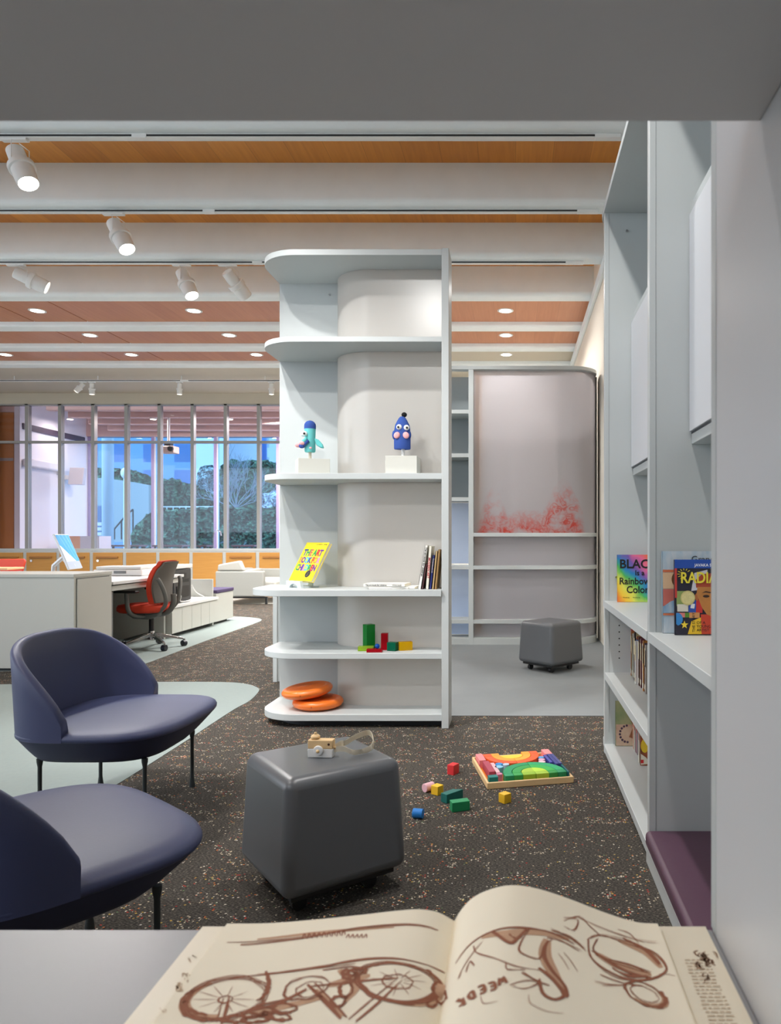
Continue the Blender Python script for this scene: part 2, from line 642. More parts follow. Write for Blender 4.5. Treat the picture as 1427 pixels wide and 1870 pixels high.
build('timber_side', MB().box((-10.32, 17.0, 0), (-10.02, 17.5, 1.27)), mat('orange_timber2', (216, 150, 100), .5), st, world=True)
build('grey_side', MB().box((-10.02, 17.0, 0), (-9.58, 17.5, 1.27)), mat('storage_grey', (198, 194, 204), .6), st, world=True)
for k, (x0, x1, d, lb) in enumerate(((196, 262, 17.75, 'behind the printed glass left of the projector'), (285, 340, 17.6, 'below the projector'), (366, 384, 17.3, 'left of the tap'), (428, 470, 17.5, 'right of the tap'))):
    a, b = P(x0, 997, d).x, P(x1, 997, d).x
    lb = ['nearest the white side wall', 'below the ceiling projector', 'just left of the chrome tap', 'just right of the chrome tap'][k]
    t = thing('work_table', 'dark high work table behind the glass, ' + lb, 'table', ((a + b) / 2, d, 0), 0, 'work tables behind the glass')
    build('tabletop', MB().box((a, d - .2, 1.02), (b, d + .2, 1.06)), mat('dark_table', (84, 70, 84), .5), t, world=True, bevel=.005)
    for sx in (a + .04, b - .08):
        for sy in (d - .18, d + .14):
            build('leg', MB().box((sx, sy, 0), (sx + .04, sy + .04, 1.02)), BLACK, t, world=True)
tp = thing('sink_counter', 'pale counter under the chrome tap behind the glass', 'counter', (-6.85, 17.0, 0))
build('body', MB().box((-7.10, 16.75, 0), (-6.2, 17.15, .96)), LAM, tp, world=True)
fa = thing('tap', 'chrome gooseneck tap seen through the glass partition', 'tap', (-6.93, 16.95, .96))
build('spout', MB().tube(smoothpath([(-6.93, 16.95, .96), (-6.93, 16.95, 1.25), (-6.91, 16.95, 1.37), (-6.84, 16.95, 1.405), (-6.77, 16.95, 1.36), (-6.755, 16.95, 1.28)]), .014), CHROME, fa, world=True, smooth=True)
build('base', MB().cyl((-6.93, 16.95, .96), (-6.93, 16.95, 1.0), .03), CHROME, fa, world=True)
for k, x in enumerate((128, 280, 420)):
    p = P(x, 763, 17.03)
    z = 4.05 - .06 - .001
    lb = ['nearest the white side wall', 'left of the projector pole', 'right of the projector pole'][k]
    t = thing('ceiling_lamp', 'small glowing ceiling lamp behind the glass, ' + lb, 'lamp', (p.x, 17.03, z), 0, 'lamps in the room behind the glass')
    build('rim', MB().cyl((p.x, 17.03, z), (p.x, 17.03, z - .03), .075), WHITE, t, world=True)
    build('lens', MB().cyl((p.x, 17.03, z - .03), (p.x, 17.03, z - .034), .065), emis('lamp_glow', (255, 246, 232), 6), t, world=True)
    L = bpy.data.lights.new('far_room_light', 'AREA')
    L.energy = 10 if k < 1 else 36
    L.shape = 'DISK'
    L.size = .12
    L.color = (1, .93, .88)
    lo = bpy.data.objects.new('far_room_light', L)
    COL.objects.link(lo)
    lo.location = (p.x, 17.03, z - .038)

# far window
BLUEG = glassmat('tinted_glass', (196, 230, 252), .012)
w2 = thing('window_2', 'tall blue tinted windows at the far end behind the glass', 'window', (-7, DF, 0), kind='structure')
FX = [-10.70, -9.11, -7.54, -5.97, -4.4, -3.1]
FRM = mat('far_frame', (160, 146, 186), .5)
for x in FX:
    build('mullion', MB().box((x - .04, DF - .05, 0), (x + .025, DF + .1, 3.77)), FRM, w2, world=True)
    build('mullion_edge', MB().box((x + .025, DF - .03, 0), (x + .055, DF + .06, 3.77)), WHITE, w2, world=True)
for a, b in zip(FX, FX[1:]):
    build('pane', MB().box((a + .055, DF, 0), (b - .04, DF + .01, 3.77)), BLUEG, w2, world=True)

# ------------------------------------------------------------------ outside
def leafmat(name, c1, c2, c3, pale=False):
    t = NT(name)
    mp = t.coords()
    vo = t.n('TexVoronoi', i_Scale=16.0)
    t.l(mp, vo, 0, 'Vector')
    nz = t.n('TexNoise', i_Scale=5.0, i_Detail=6.0, i_Roughness=.7)
    t.l(mp, nz, 0, 'Vector')
    sep = t.n('SeparateColor')
    t.l(vo, sep, 'Color', 0)
    f = t.math('ADD', t.math('MULTIPLY', sep.outputs[0], .35), t.math('MULTIPLY', nz.outputs[0], .65))
    c = t.ramp(f, [(.34, lin(c1)), (.5, lin(c2)), (.66, lin(c3))])
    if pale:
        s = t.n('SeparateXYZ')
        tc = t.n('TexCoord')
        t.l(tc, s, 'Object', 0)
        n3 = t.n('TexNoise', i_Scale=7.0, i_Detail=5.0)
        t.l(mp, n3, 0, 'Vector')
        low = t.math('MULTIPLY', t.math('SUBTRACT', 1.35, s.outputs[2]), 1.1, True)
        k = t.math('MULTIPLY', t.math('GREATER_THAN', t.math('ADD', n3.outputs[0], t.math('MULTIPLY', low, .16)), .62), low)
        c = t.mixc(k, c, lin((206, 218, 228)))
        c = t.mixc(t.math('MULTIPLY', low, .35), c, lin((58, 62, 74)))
    b = t.bsdf(c, .8, 0, .2)
    t.bump(b, vo.outputs[0], .8, .04)
    return t.m


LEAF = leafmat('hedge_leaves', (14, 28, 24), (44, 74, 56), (104, 134, 104))
LEAF2 = leafmat('shrub_leaves', (46, 66, 72), (110, 136, 138), (188, 206, 204))


def hedge(name, pts, d0, d1, label, m, cat='hedge', loose=.09, step=.13, group=None):
    """hedge with outline pts (x, z), rough surface"""
    bm = bmesh.new()
    zl = min(p[1] for p in pts)
    pts = [(p[0], -.04 if p[1] < zl + .05 else p[1]) for p in pts]
    n = len(pts)
    mb = MB().prism(pts, d0, d1, 1)
    me = bpy.data.meshes.new('tmp')
    me.from_pydata([tuple(v) for v in mb.v], [], mb.f)
    bm.from_mesh(me)
    bmesh.ops.triangulate(bm, faces=bm.faces)
    for _ in range(7):
        es = [e for e in bm.edges if e.calc_length() > step * 2]
        if not es:
            break
        bmesh.ops.subdivide_edges(bm, edges=es, cuts=1)
        bmesh.ops.triangulate(bm, faces=bm.faces)
    rnd = random.Random(len(name) + int(d0 * 10))
    for v in bm.verts:
        v.co += V3((rnd.uniform(-1, 1), rnd.uniform(-1, 1), rnd.uniform(-1, 1))) * loose
    mb2 = MB()
    bm.verts.index_update()
    mb2.v = [v.co.copy() for v in bm.verts]
    mb2.f = [tuple(v.index for v in f.verts) for f in bm.faces]
    bm.free()
    return single(name, mb2, m, label, cat, group, smooth=True, ang=180)


def px(l, d):
    return [(P(x, y, d).x, P(x, y, d).z) for x, y in l]


struct('ground_outside', MB().box((-70, 18.8, -.5), (40, 130, -.05)), mat('pale_paving', (150, 154, 158), .9, var=.05))
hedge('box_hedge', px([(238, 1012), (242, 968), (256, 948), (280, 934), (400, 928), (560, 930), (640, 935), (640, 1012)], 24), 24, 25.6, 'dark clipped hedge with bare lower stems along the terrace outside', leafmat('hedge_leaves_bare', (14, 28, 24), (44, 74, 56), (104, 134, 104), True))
hedge('sloping_hedge', px([(276, 926), (276, 880), (310, 876), (340, 886), (370, 898), (396, 908), (396, 926)], 31.5), 31.5, 32.3, 'green hedge sloping down to the right outside behind the low railing', LEAF, loose=.12)
hedge('trailing_hedge', px([(163, 876), (163, 858), (200, 858), (240, 862), (268, 870), (268, 892), (240, 884)], 30.2), 30.2, 30.8, 'green hedge trailing over the top of the concrete retaining wall outside', LEAF, loose=.12)
hedge('tall_hedge', px([(400, 990), (398, 870), (404, 852), (420, 844), (480, 842), (500, 850), (512, 870), (516, 990)], 36), 36, 38, 'tall square clipped evergreen outside behind the bare tree', LEAF, loose=.16, step=.25)
hedge('shrub', px([(352, 930), (354, 868), (366, 852), (386, 856), (398, 872), (400, 930)], 40), 40, 42, 'hazy grey green shrub outside left of the tall evergreen', LEAF2, 'shrub', loose=.2, step=.25)
hedge('pale_shrub', px([(478, 940), (482, 906), (500, 896), (520, 900), (530, 940)], 30), 30, 31, 'pale frosty shrub outside beside the tall evergreen', leafmat('frosty', (120, 130, 140), (180, 192, 200), (226, 232, 236)), 'shrub', loose=.14)
# retaining wall, steps and handrail
WALLC = mat('outside_concrete', (158, 162, 160), .9, var=.06, vs=2)
single('retaining_wall', MB().prism(px([(162, 990), (162, 872), (200, 874), (240, 880), (272, 886), (272, 990)], 29), 29, 29.3, 1), WALLC, 'pale concrete retaining wall outside behind the round column', 'wall', kind='structure')
sd = thing('steps', 'pale concrete steps outside right of the round column', 'steps', (P(245, 990, 27).x, 27, 0))
for k in range(6):
    a, b = P(212, 990, 27), P(262, 990, 27)
    build('step', MB().box((a.x + .12 * k, 26.6 + .25 * k, -.05), (b.x, 26.85 + .25 * k, .2 + .17 * k)), WALLC, sd, world=True)
hr = thing('handrail', 'dark metal handrail climbing the steps outside', 'handrail', (P(225, 985, 26.5).x, 26.5, 0))
build('rail', MB().tube([P(209, 978, 26.5), P(209, 966, 26.5), P(226, 946, 26.5), P(243, 930, 26.5)], .03), BLACK, hr, world=True)
for x, y0, y1 in ((209, 985, 966), (222, 985, 951), (243, 985, 930)):
    build('post', MB().cyl(P(x, y0, 26.5), P(x, y1, 26.5), .025), BLACK, hr, world=True)
rl = thing('railing', 'thin white railing outside along the top of the clipped hedge', 'railing', (P(330, 926, 30).x, 30, 0))
build('top_rail', MB().box(P(268, 926.5, 30), P(400, 924.5, 30.06)), WHITE, rl, world=True)
for k in range(12):
    x = 270 + k * 11.6
    build('post', MB().cyl(P(x, 925, 30.03), V3((P(x, 925, 30.03).x, 30.03, -.05)), .02, n=6), WHITE, rl, world=True)
cl = thing('round_column', 'tall white round column outside the far windows', 'column', (P(197, 990, 21).x, 21, 0))
build('shaft', MB().cyl((P(197, 900, 21).x, 21, -.05), (P(197, 900, 21).x, 21, 5.2), .155, n=32), mat('column_white', (190, 196, 198), .6), cl, world=True, smooth=True)
build('collar', MB().cyl((P(197, 900, 21).x, 21, -.05), (P(197, 900, 21).x, 21, .12), .2, n=32), WALLC, cl, world=True, smooth=True)
lp = thing('lamp_post', 'white globe lamp post outside right of the round column', 'lamp post', (P(228, 990, 25).x, 25, 0))
build('post', MB().cyl((P(228, 990, 25).x, 25, -.05), P(228, 872, 25), .04), WHITE, lp, world=True)
build('globe', MB().ball(P(228, 864, 25), .13, (1, 1, 1.4)), WHITE, lp, world=True, smooth=True)
bn = thing('bench', 'pale slatted bench outside left of the round column', 'bench', (P(181, 985, 24).x, 24, 0))
for k in range(3):
    build('slat', MB().box(P(170, 978 - 9 * k, 24), P(188, 972 - 9 * k, 24.1)), mat('bench_pale', (222, 206, 206), .7), bn, world=True)
for x in (171, 185):
    build('leg', MB().box((P(x, 986, 24.1).x, 24.1, -.05), P(x + 2, 950, 24.15)), BLACK, bn, world=True)
dr = single('garage_door', MB().box((P(172, 962, 28.9).x, 28.9, -.05), P(187, 924, 28.98)), mat('door_blue', (90, 108, 140), .6), 'dark doorway in the concrete wall left of the round column', 'doorway')


def towermat(name, c1, c2, nx, nz):
    t = NT(name)
    tc = t.n('TexCoord')
    s = t.n('SeparateXYZ')
    t.l(tc, s, 'Object', 0)
    fx = t.math('FRACT', t.math('MULTIPLY', s.outputs[0], nx))
    fz = t.math('FRACT', t.math('MULTIPLY', s.outputs[2], nz))
    a = t.math('GREATER_THAN', fx, .45)
    b_ = t.math('GREATER_THAN', fz, .3)
    c = t.mixc(t.math('MULTIPLY', a, b_), lin(c1), lin(c2))
    t.bsdf(c, .5)
    return t.m


def tower(x0, x1, d, z1, label, m):
    a, b = P(x0, 900, d).x, P(x1, 900, d).x
    t = thing('street_tower', label, 'building', ((a + b) / 2, d, 0), 0, 'towers far outside')
    build('facade', MB().box((a, d, 0), (b, d + 12, z1)), m, t, world=True)
    build('roof_edge', MB().box((a - .2, d - .2, z1), (b + .2, d + 12.2, z1 + .8)), WALLC, t, world=True)


tower(120, 352, 95, 22, 'wide dark glass office block far outside behind the column', towermat('tower_dark', (112, 146, 182), (74, 108, 152), .25, .3))
tower(356, 408, 85, 26, 'tower with tall white vertical fins far outside behind the shrub', towermat('tower_fins', (206, 210, 214), (84, 106, 146), 1.2, .0001))
tower(412, 486, 115, 33, 'dark blue tower far outside behind the tall evergreen', towermat('tower_blue', (96, 136, 190), (70, 108, 166), .2, .25))
tower(488, 580, 80, 26, 'pale tower far outside at the edge of the white bookcase', towermat('tower_pale', (180, 190, 198), (140, 156, 174), .4, .3))

# bare tree
bt = thing('bare_tree', 'pale bare branching tree outside in front of the tall evergreen', 'tree', (P(430, 985, 28).x, 28, 0))
BK = mat('pale_bark', (150, 152, 158), .9)
tb = V3((P(430, 985, 28).x, 28, -.05))
th = P(431, 928, 28)
build('trunk', MB().tube([tb, (tb + th) / 2 + V3((.03, 0, 0)), th], .05, rr=[.08, .065, .055]), BK, bt, world=True)
rb = random.Random(5)


def limb(mb, p, v, r, n):
    q = p + v
    mid = (p + q) / 2 + V3((rb.uniform(-.1, .1), rb.uniform(-.1, .1), rb.uniform(-.05, .1))) * v.length
    mb.tube([p, mid, q], r, 5, rr=[r, r * .85, r * .65])
    if n:
        for _ in range(3):
            w = v.normalized() + V3((rb.uniform(-.75, .75), rb.uniform(-.5, .5), rb.uniform(-.25, .6)))
            limb(mb, mid if rb.random() < .4 else q, w.normalized() * v.length * rb.uniform(.6, .85), r * .66, n - 1)


for v in ((-.6, 0, .5), (.1, .2, .85), (.62, -.1, .5), (-.25, -.2, .8), (.4, .2, .7), (-.7, .1, .25), (.75, .2, .3), (0, -.2, .6)):
    mb = MB()
    limb(mb, th, V3(v) * .85, .02, 4)
    build('branch', mb, BK, bt, world=True)
# ------------------------------------------------------------------ tracks, spotlights and downlights
SLOT = mat('track_slot', (30, 30, 30), .6)
LENS = emis('spot_lens', (255, 250, 240), 22)
LENSD = emis('spot_lens_soft', (255, 244, 225), 4)
DOWN = emis('downlight_glow', (255, 250, 242), 7)


def track(d, z, x0, x1, label, gaps):
    t = thing('lighting_track', label, 'lighting track', ((x0 + x1) / 2, d, z), 0, 'white lighting tracks on the concrete beams')
    build('rail', MB().box((x0, d - .02, z - .03), (x1, d + .02, z)), METALW, t, world=True)
    edges = [x0] + [g for a in gaps for g in a] + [x1 - .2]
    for a, b in zip(edges[::2], edges[1::2]):
        build('slot', MB().box((a, d - .0225, z - .022), (b, d - .0201, z - .008)), SLOT, t, world=True)
    for a, b in gaps:
        build('connector', MB().box((a, d - .026, z - .034), (b, d + .02, z - .0)), WHITE, t, world=True, bevel=.003)
    build('end_feed', MB().box((x1 - .2, d - .026, z - .034), (x1, d + .02, z)), WHITE, t, world=True, bevel=.004)


def xat(x, d):
    return (x - CX) * d / F


TD = [D0 + k * SP + BW - .09 for k in range(3)]
track(TD[0], ZB, -9.0, xat(1134, TD[0]), 'white lighting track on the nearest visible beam, end piece at the right', [(xat(243, TD[0]), xat(270, TD[0]))])
track(TD[1], ZB, -9.0, xat(1093, TD[1]), 'white lighting track on the middle visible beam, behind the first', [(xat(372, TD[1]), xat(394, TD[1]))])
track(TD[2], ZB, -9.0, xat(1066, TD[2]), 'white lighting track holding three spotlights, third from the front', [(xat(462, TD[2]), xat(480, TD[2]))])
DT = 14.15
track(DT, 4.25, -12.5, -1.0, 'thin white lighting track far back before the glass partition', [(xat(330, DT), xat(345, DT))])
for i in range(7):
    x = -11.2 + i * 1.6
    struct('ceiling_hanger', MB().cyl((x, DT, 4.25), (x, DT, ZB + .01), .008, n=6), METALW)


def spot(mx, d, z, dirv, label, on=1, power=0, sc=1.0, drop=.10, cone=60, aim=None, group='track spotlights'):
    """track spotlight: adapter, wire yoke, rear can, collar, barrel and lens"""
    x = xat(mx, d)
    t = thing('track_spotlight', label, 'spotlight', (x, d, z - .03), 0, group)
    v = V3(dirv).normalized()
    build('adapter', MB().box((x - .10 * sc, d - .03, z - .052), (x + .10 * sc, d + .02, z - .0345)), WHITE, t, world=True, bevel=.004)
    c = V3((x, d, z - .03 - drop)) - v * .02 * sc
    o = c
    n = [(0.0, 0), (.055, 0), (.063, .008), (.066, .15), (.066, .152)]
    build('rear_can', MB().lathe([(r * sc, a * sc) for r, a in n], o, v, 28), METALW, t, world=True, smooth=True)
    build('collar', MB().lathe([(r * sc, a * sc) for r, a in [(.06, .145), (.09, .15), (.095, .158), (.095, .195), (.088, .20), (.06, .20)]], o, v, 28), METALW, t, world=True, smooth=True)
    build('barrel', MB().lathe([(r * sc, a * sc) for r, a in [(.08, .195), (.082, .2), (.076, .34), (.07, .34), (.066, .325), (.0, .325)]], o, v, 28), METALW, t, world=True, smooth=True)
    if on:
        build('lens', MB().lathe([(.0, .327 * sc), (.066 * sc, .327 * sc), (.066 * sc, .333 * sc), (0, .338 * sc)], o, v, 28), LENS if on == 1 else LENSD, t, world=True)
    side = v.cross(V3((0, 0, 1))).normalized()
    for s_ in (-1, 1):
        a = V3((x, d, z - .052)) + side * .03 * s_
        e = o + v * .14 * sc + side * .068 * s_ * sc
        m = V3((e.x, e.y, a.z - .3 * (a.z - e.z)))
        build('yoke_wire', MB().tube([a, a + (m - a) * .6 + V3((0, 0, -.0)), m, e], .0035, 6), METALW, t, world=True)
    if power:
        L = bpy.data.lights.new('spot_lamp', 'SPOT')
        L.energy = power
        L.spot_size = R(cone)
        L.spot_blend = .6
        L.shadow_soft_size = .05
        L.color = (1, .985, .96)
        lo = bpy.data.objects.new('spot_lamp', L)
        COL.objects.link(lo)
        p = o + v * .36 * sc
        lo.location = p
        w = (V3(aim) - p) if aim is not None else v
        lo.rotation_euler = w.to_track_quat('-Z', 'Y').to_euler()


SPW = 115
spot(28, TD[0], ZB, (.45, -.2, -.87), 'large glowing white track spotlight at the top left, on the nearest track', 1, SPW, aim=(-2.2, 3.2, 0))
spot(208, TD[1], ZB, (.5, -.2, -.84), 'glowing white track spotlight hanging alone from the middle track', 1, SPW, aim=(-2.0, 4.2, .5))
spot(30, TD[2], ZB, (.75, .35, -.35), 'white track spotlight at the far left turned sideways to the right', 2, SPW * .5)
spot(332, TD[2], ZB, (.45, -.2, -.87), 'glowing white track spotlight on the third track, facing the camera', 1, SPW)
spot(416, TD[2], ZB, (.35, .6, -.55), 'unlit looking white track spotlight beside the bookcase, turned away', 0, SPW)
for i, (mx, v, lb) in enumerate(((152, (-.5, -.25, -.7), 'tilted left, far back over the glass partition'), (168, (0, 0, -1), 'pointing down beside the tilted one far back'),
                                 (328, (0, 0, -1), 'pointing down alone far back over the projector'), (496, (0, 0, -1), 'pointing down far back beside the bookcase edge'))):
    spot(mx, DT, 4.25, v, 'small white track spotlight ' + lb, 2, 30, .62, .05, 80, group='spotlights on the back track')


def downlight(x, d, label, power=33):
    t = thing('downlight', label, 'downlight', (x, d, ZW), 0, 'round recessed downlights')
    build('trim_ring', MB().lathe([(.085, 0), (.112, 0), (.112, .006), (.085, .006)], (x, d, ZW - .0065), (0, 0, 1), 32, False), WHITE, t, world=True, smooth=True)
    build('lens', MB().lathe([(0, 0), (.09, 0), (.09, .004), (0, .004)], (x, d, ZW - .006), (0, 0, 1), 32), DOWN, t, world=True)
    L = bpy.data.lights.new('downlight_lamp', 'AREA')
    L.shape = 'DISK'
    L.size = .17
    L.energy = power
    L.color = (1, .97, .92)
    L.spread = R(140)
    lo = bpy.data.objects.new('downlight_lamp', L)
    COL.objects.link(lo)
    lo.location = (x, d, ZW - .012)


ROWS = ((10.29, (-6.66, -4.48, -.14), 'front row of timber ceiling'), (11.53, (-6.64, -4.47, -.15), 'middle row of timber ceiling'), (12.75, (-8.8, -6.63, -4.47, -.16), 'back row of ceiling'))
WHERE = {-8.8: 'at the far left edge', -6.6: 'in the grooved panel', -4.5: 'left of the tall bookcase', -.1: 'right of the tall bookcase', -.2: 'right of the tall bookcase'}
for d, xs, lb in ROWS:
    for x in xs:
        w = 'at the far left edge' if x < -8 else 'in the grooved panel on the left' if x < -6 else 'left of the tall bookcase' if x < -4 else 'right of the tall bookcase'
        downlight(x, d, 'round glowing downlight, %s, %s' % (lb, w))
# ------------------------------------------------------------------ tall bookcase with rounded shelves (A)
AX0, AX1, AY0, AYS, AY1 = -1.69, -.475, 4.75, 5.0, 5.29
SHEET = sheetmat('frosted_sheet', (238, 236, 232), .16, .45, (228, 226, 222))
bcA = thing('bookcase', 'tall pale grey open bookcase with rounded shelf ends and a frosted curved back', 'bookcase', (-1.08, 5.0, 0))


def shelfA(x0, y0, rad, z0, z1):
    pts = [(AX1, y0)] + arc(x0 + rad, y0 + rad, rad, rad, 270, 180, 14) + [(x0, AY1)] + arc(-.98, AY1, .275, .275, 180, 270, 10) + [(AX1, AY1 - .275)]
    return MB().prism(pts, z0, z1)


for i, (z0, z1) in enumerate(((.045, .087), (.444, .481), (.848, .889), (1.60, 1.639), (2.483, 2.517), (3.04, 3.078))):
    x0, y0, rad = (AX0, AY0, .27) if i != 2 else (-1.755, AY0 - .03, .26)
    build('shelf', shelfA(x0, y0, rad, z0, z1), LAM, bcA, world=True, bevel=.002)
build('back_panel', MB().box((AX0, AY1, 0), (-1.25, AY1 + .04, 3.078)), LAM, bcA, world=True, bevel=.002)
build('side_post', MB().box((AX1, AY0 - .008, 0), (AX1 + .046, AY0 + .21, 3.082)), LAM, bcA, world=True, bevel=.002)
build('plinth', MB().prism([(AX1, AY0 + .07)] + arc(AX0 + .35, AY0 + .35, .27, .27, 270, 180, 10) + [(AX0 + .08, AY1), (AX1, AY1)], 0, .045), DARKP, bcA, world=True)
sh = arc(-.98, AY1, .28, .28, 180, 270, 18) + [(AX1 + .02, AY1 - .28)]
sh2 = arc(-.98, AY1, .286, .286, 180, 270, 18) + [(AX1 + .02, AY1 - .286)]
zs = [.087, .444, .481, .848, .889, 1.60, 1.639, 2.483, 2.517, 3.04]
for a, b in zip(zs[::2], zs[1::2]):
    build('curved_sheet', MB().prism(sh2 + sh[::-1], a, b), SHEET, bcA, world=True, smooth=True, ang=30)
build('shelf_pin', MB().cyl((-1.33, AY1, 2.96), (-1.33, AY1 - .012, 2.96), .005), CHROME, bcA, world=True)

# low cupboard whose end shows behind the bookcase
lc = thing('low_cupboard', 'low pale cupboard end standing just behind the left side of the tall bookcase', 'cupboard', (-1.7, 6.5, 0))
build('carcass', MB().box((-2.05, 6.29, .0), (-1.3, 6.8, .78)), LAM, lc, world=True, bevel=.002)
build('end_panel', MB().box((-2.06, 6.27, 0), (-2.025, 6.288, .78)), LAM, lc, world=True, bevel=.002)

# ------------------------------------------------------------------ translucent unit at the back (B)
bcB = thing('shelf_unit', 'pale shelf unit at the back with frosted curved screen, coral print and cubbyholes', 'shelf unit', (0, 8.6, 0))
BY = 8.45


def zb(y):
    return HC - (y - CY) * BY / F


UX0, UX1 = -.538, -.482
build('upright', MB().box((UX0, BY, 0), (UX1, BY + .42, 3.15)), LAM, bcB, world=True, bevel=.002)
build('upright', MB().box((-1.24, BY, 0), (-1.18, BY + .42, 3.15)), LAM, bcB, world=True, bevel=.002)
for y0, y1 in ((748, 755), (828, 835), (908, 915), (1033, 1040), (1132, 1139), (1165, 1179)):
    build('cubby_shelf', MB().box((-1.18, BY + .01, max(0, zb(y1))), (UX0, BY + .40, zb(y0))), LAM, bcB, world=True, bevel=.002)
build('cubby_back', MB().box((-1.18, BY + .40, 1.66), (UX0, BY + .42, 3.15)), mat('cubby_back_grey', (150, 158, 160), .5), bcB, world=True)
# lit frosted panes below the cubbyholes
PANE = sheetmat('frosted_pane', (214, 226, 246), .5, .5, (216, 228, 246))
for z0, z1 in ((.92, 1.64), (.29, .86), (.085, .24)):
    build('frosted_pane', MB().box((-1.18, BY + .30, z0), (UX0, BY + .306, z1)), PANE, bcB, world=True)
YS = BY + .09


def shelfB(z0, z1, out=0.0, inn=.12):
    r = .33
    pts = [(UX1, BY - out)] + arc(.63, BY - out + r, r, r, -90, 0, 12) + [(.96, 9.0), (.96 - inn, 9.0)] + arc(.63, BY - out + r, r - inn, r - inn, 0, -90, 12) + [(UX1, BY - out + inn)]
    return MB().prism(pts, z0, z1)


for y0, y1 in ((973, 980), (1033, 1040), (1132, 1139), (1165, 1179)):
    build('curved_shelf', shelfB(max(0, zb(y1)), zb(y0)), LAM, bcB, world=True, bevel=.002)
build('top_cap', MB().prism([(-1.24, BY), (UX1, BY)] + arc(.63, BY + .33, .33, .33, -90, 0, 12) + [(.96, 9.0), (.84, 9.0)] + arc(.63, BY + .33, .21, .21, 0, -90, 12) + [(-1.24, BY + .12)], 3.152, 3.192), LAM, bcB, world=True, bevel=.002)


def coral():
    """frosted sheet with a soft coral coloured branching print along its lower part"""
    t = NT('frosted_coral_print')
    tc = t.n('TexCoord')
    s = t.n('SeparateXYZ')
    t.l(tc, s, 'Object', 0)
    mp = t.n('Mapping')
    mp.inputs['Location'].default_value = (3.1, 0, .4)
    t.l(tc, mp, 'Object', 0)
    nz = t.n('TexNoise', i_Scale=3.2, i_Detail=6.0, i_Roughness=.6)
    t.l(mp, nz, 0, 'Vector')
    n2 = t.n('TexNoise', i_Scale=2.2, i_Detail=2.0)
    t.l(mp, n2, 0, 'Vector')
    nd = t.n('MixRGB') if False else None
    vo = t.n('TexVoronoi', feature='DISTANCE_TO_EDGE', i_Scale=8.0)
    wv = t.n('VectorMath', operation='ADD')
    t.l(mp, wv, 0, 0)
    ns = t.n('VectorMath', operation='SCALE')
    t.l(nz, ns, 'Color', 0)
    ns.inputs['Scale'].default_value = .35
    t.l(ns, wv, 0, 1)
    t.l(wv, vo, 0, 'Vector')
    line = t.math('SUBTRACT', 1.0, t.math('MULTIPLY', vo.outputs['Distance'], 9.0), True)
    # height of the growth: tall clump at the right, smaller at the left
    x = s.outputs[0]
    z = t.math('SUBTRACT', s.outputs[2], 1.285)

    def hump(c, w, h):
        q = t.math('DIVIDE', t.math('SUBTRACT', x, c), w)
        return t.math('MULTIPLY', t.math('SUBTRACT', 1.0, t.math('MULTIPLY', q, q), True), h)
    top = t.math('MAXIMUM', t.math('MAXIMUM', hump(.53, .30, .56), hump(-.25, .22, .47)), hump(.15, .66, .26))
    top = t.math('ADD', t.math('MULTIPLY', top, 1.1), t.math('MULTIPLY', t.math('SUBTRACT', n2.outputs[0], .46), .5))
    inside = t.math('MULTIPLY', t.math('SUBTRACT', top, z), 4.0, True)
    n4 = t.n('TexNoise', i_Scale=5.5, i_Detail=3.0)
    t.l(mp, n4, 0, 'Vector')
    patch = t.math('MULTIPLY', t.math('SUBTRACT', n4.outputs[0], .36), 5.0, True)
    wisp = t.n('TexNoise', i_Scale=9.0, i_Detail=4.0, i_Distortion=2.2)
    t.l(mp, wisp, 0, 'Vector')
    ridge = t.math('SUBTRACT', 1.0, t.math('MULTIPLY', t.math('ABSOLUTE', t.math('SUBTRACT', wisp.outputs[0], .5)), 9.0), True)
    low = t.math('SUBTRACT', 1.0, t.math('MULTIPLY', z, 3.2), True)
    dens = t.math('ADD', t.math('MULTIPLY', patch, t.math('ADD', t.math('MULTIPLY', ridge, .62), t.math('ADD', .20, t.math('MULTIPLY', low, .18)))), t.math('MULTIPLY', low, .10), True)
    edge = t.math('MULTIPLY', t.math('MULTIPLY', t.math('SUBTRACT', .86, x), 7.0, True), t.math('MULTIPLY', t.math('ADD', x, .48), 9.0, True))
    k = t.math('MULTIPLY', t.math('MULTIPLY', inside, dens), edge, True)
    col = t.mixc(k, lin((232, 229, 231)), lin((246, 122, 110)))
    colr = t.mixc(k, lin((246, 243, 246)), lin((250, 136, 120)))
    rf = t.n('BsdfRefraction', i_Roughness=.28, i_IOR=1.06)
    t.t.links.new(colr, rf.inputs[0])
    d = t.n('BsdfDiffuse')
    t.t.links.new(col, d.inputs[0])
    tr = t.n('BsdfTranslucent')
    t.t.links.new(col, tr.inputs[0])
    m1 = t.n('MixShader', i_0=.55)
    t.l(d, m1, 0, 1)
    t.l(tr, m1, 0, 2)
    m2 = t.n('MixShader', i_0=.5)
    t.l(m1, m2, 0, 1)
    t.l(rf, m2, 0, 2)
    t.l(m2, t.out)
    return t.m


def sheetB(z0, z1, m):
    a = [(UX1, YS)] + arc(.63, YS + .33, .32, .33, -90, 0, 16) + [(.95, 9.0)]
    b = [(UX1, YS + .006)] + arc(.63, YS + .33, .314, .324, -90, 0, 16) + [(.944, 9.0)]
    return build('frosted_sheet', MB().prism(a + b[::-1], z0, z1), m, bcB, world=True, smooth=True, ang=30)


CORAL = coral()
FROST = sheetmat('frosted_grey_sheet', (244, 242, 246), .5, .28, (232, 230, 234))
sheetB(1.283, 3.152, CORAL)
for a, b in ((.907, 1.239), (.287, .863), (.081, .244)):
    sheetB(a, b, FROST)
build('end_trim', MB().box((.955, 8.86, 0), (.975, 9.02, 3.152)), mat('end_trim_grey', (120, 120, 118), .5), bcB, world=True)
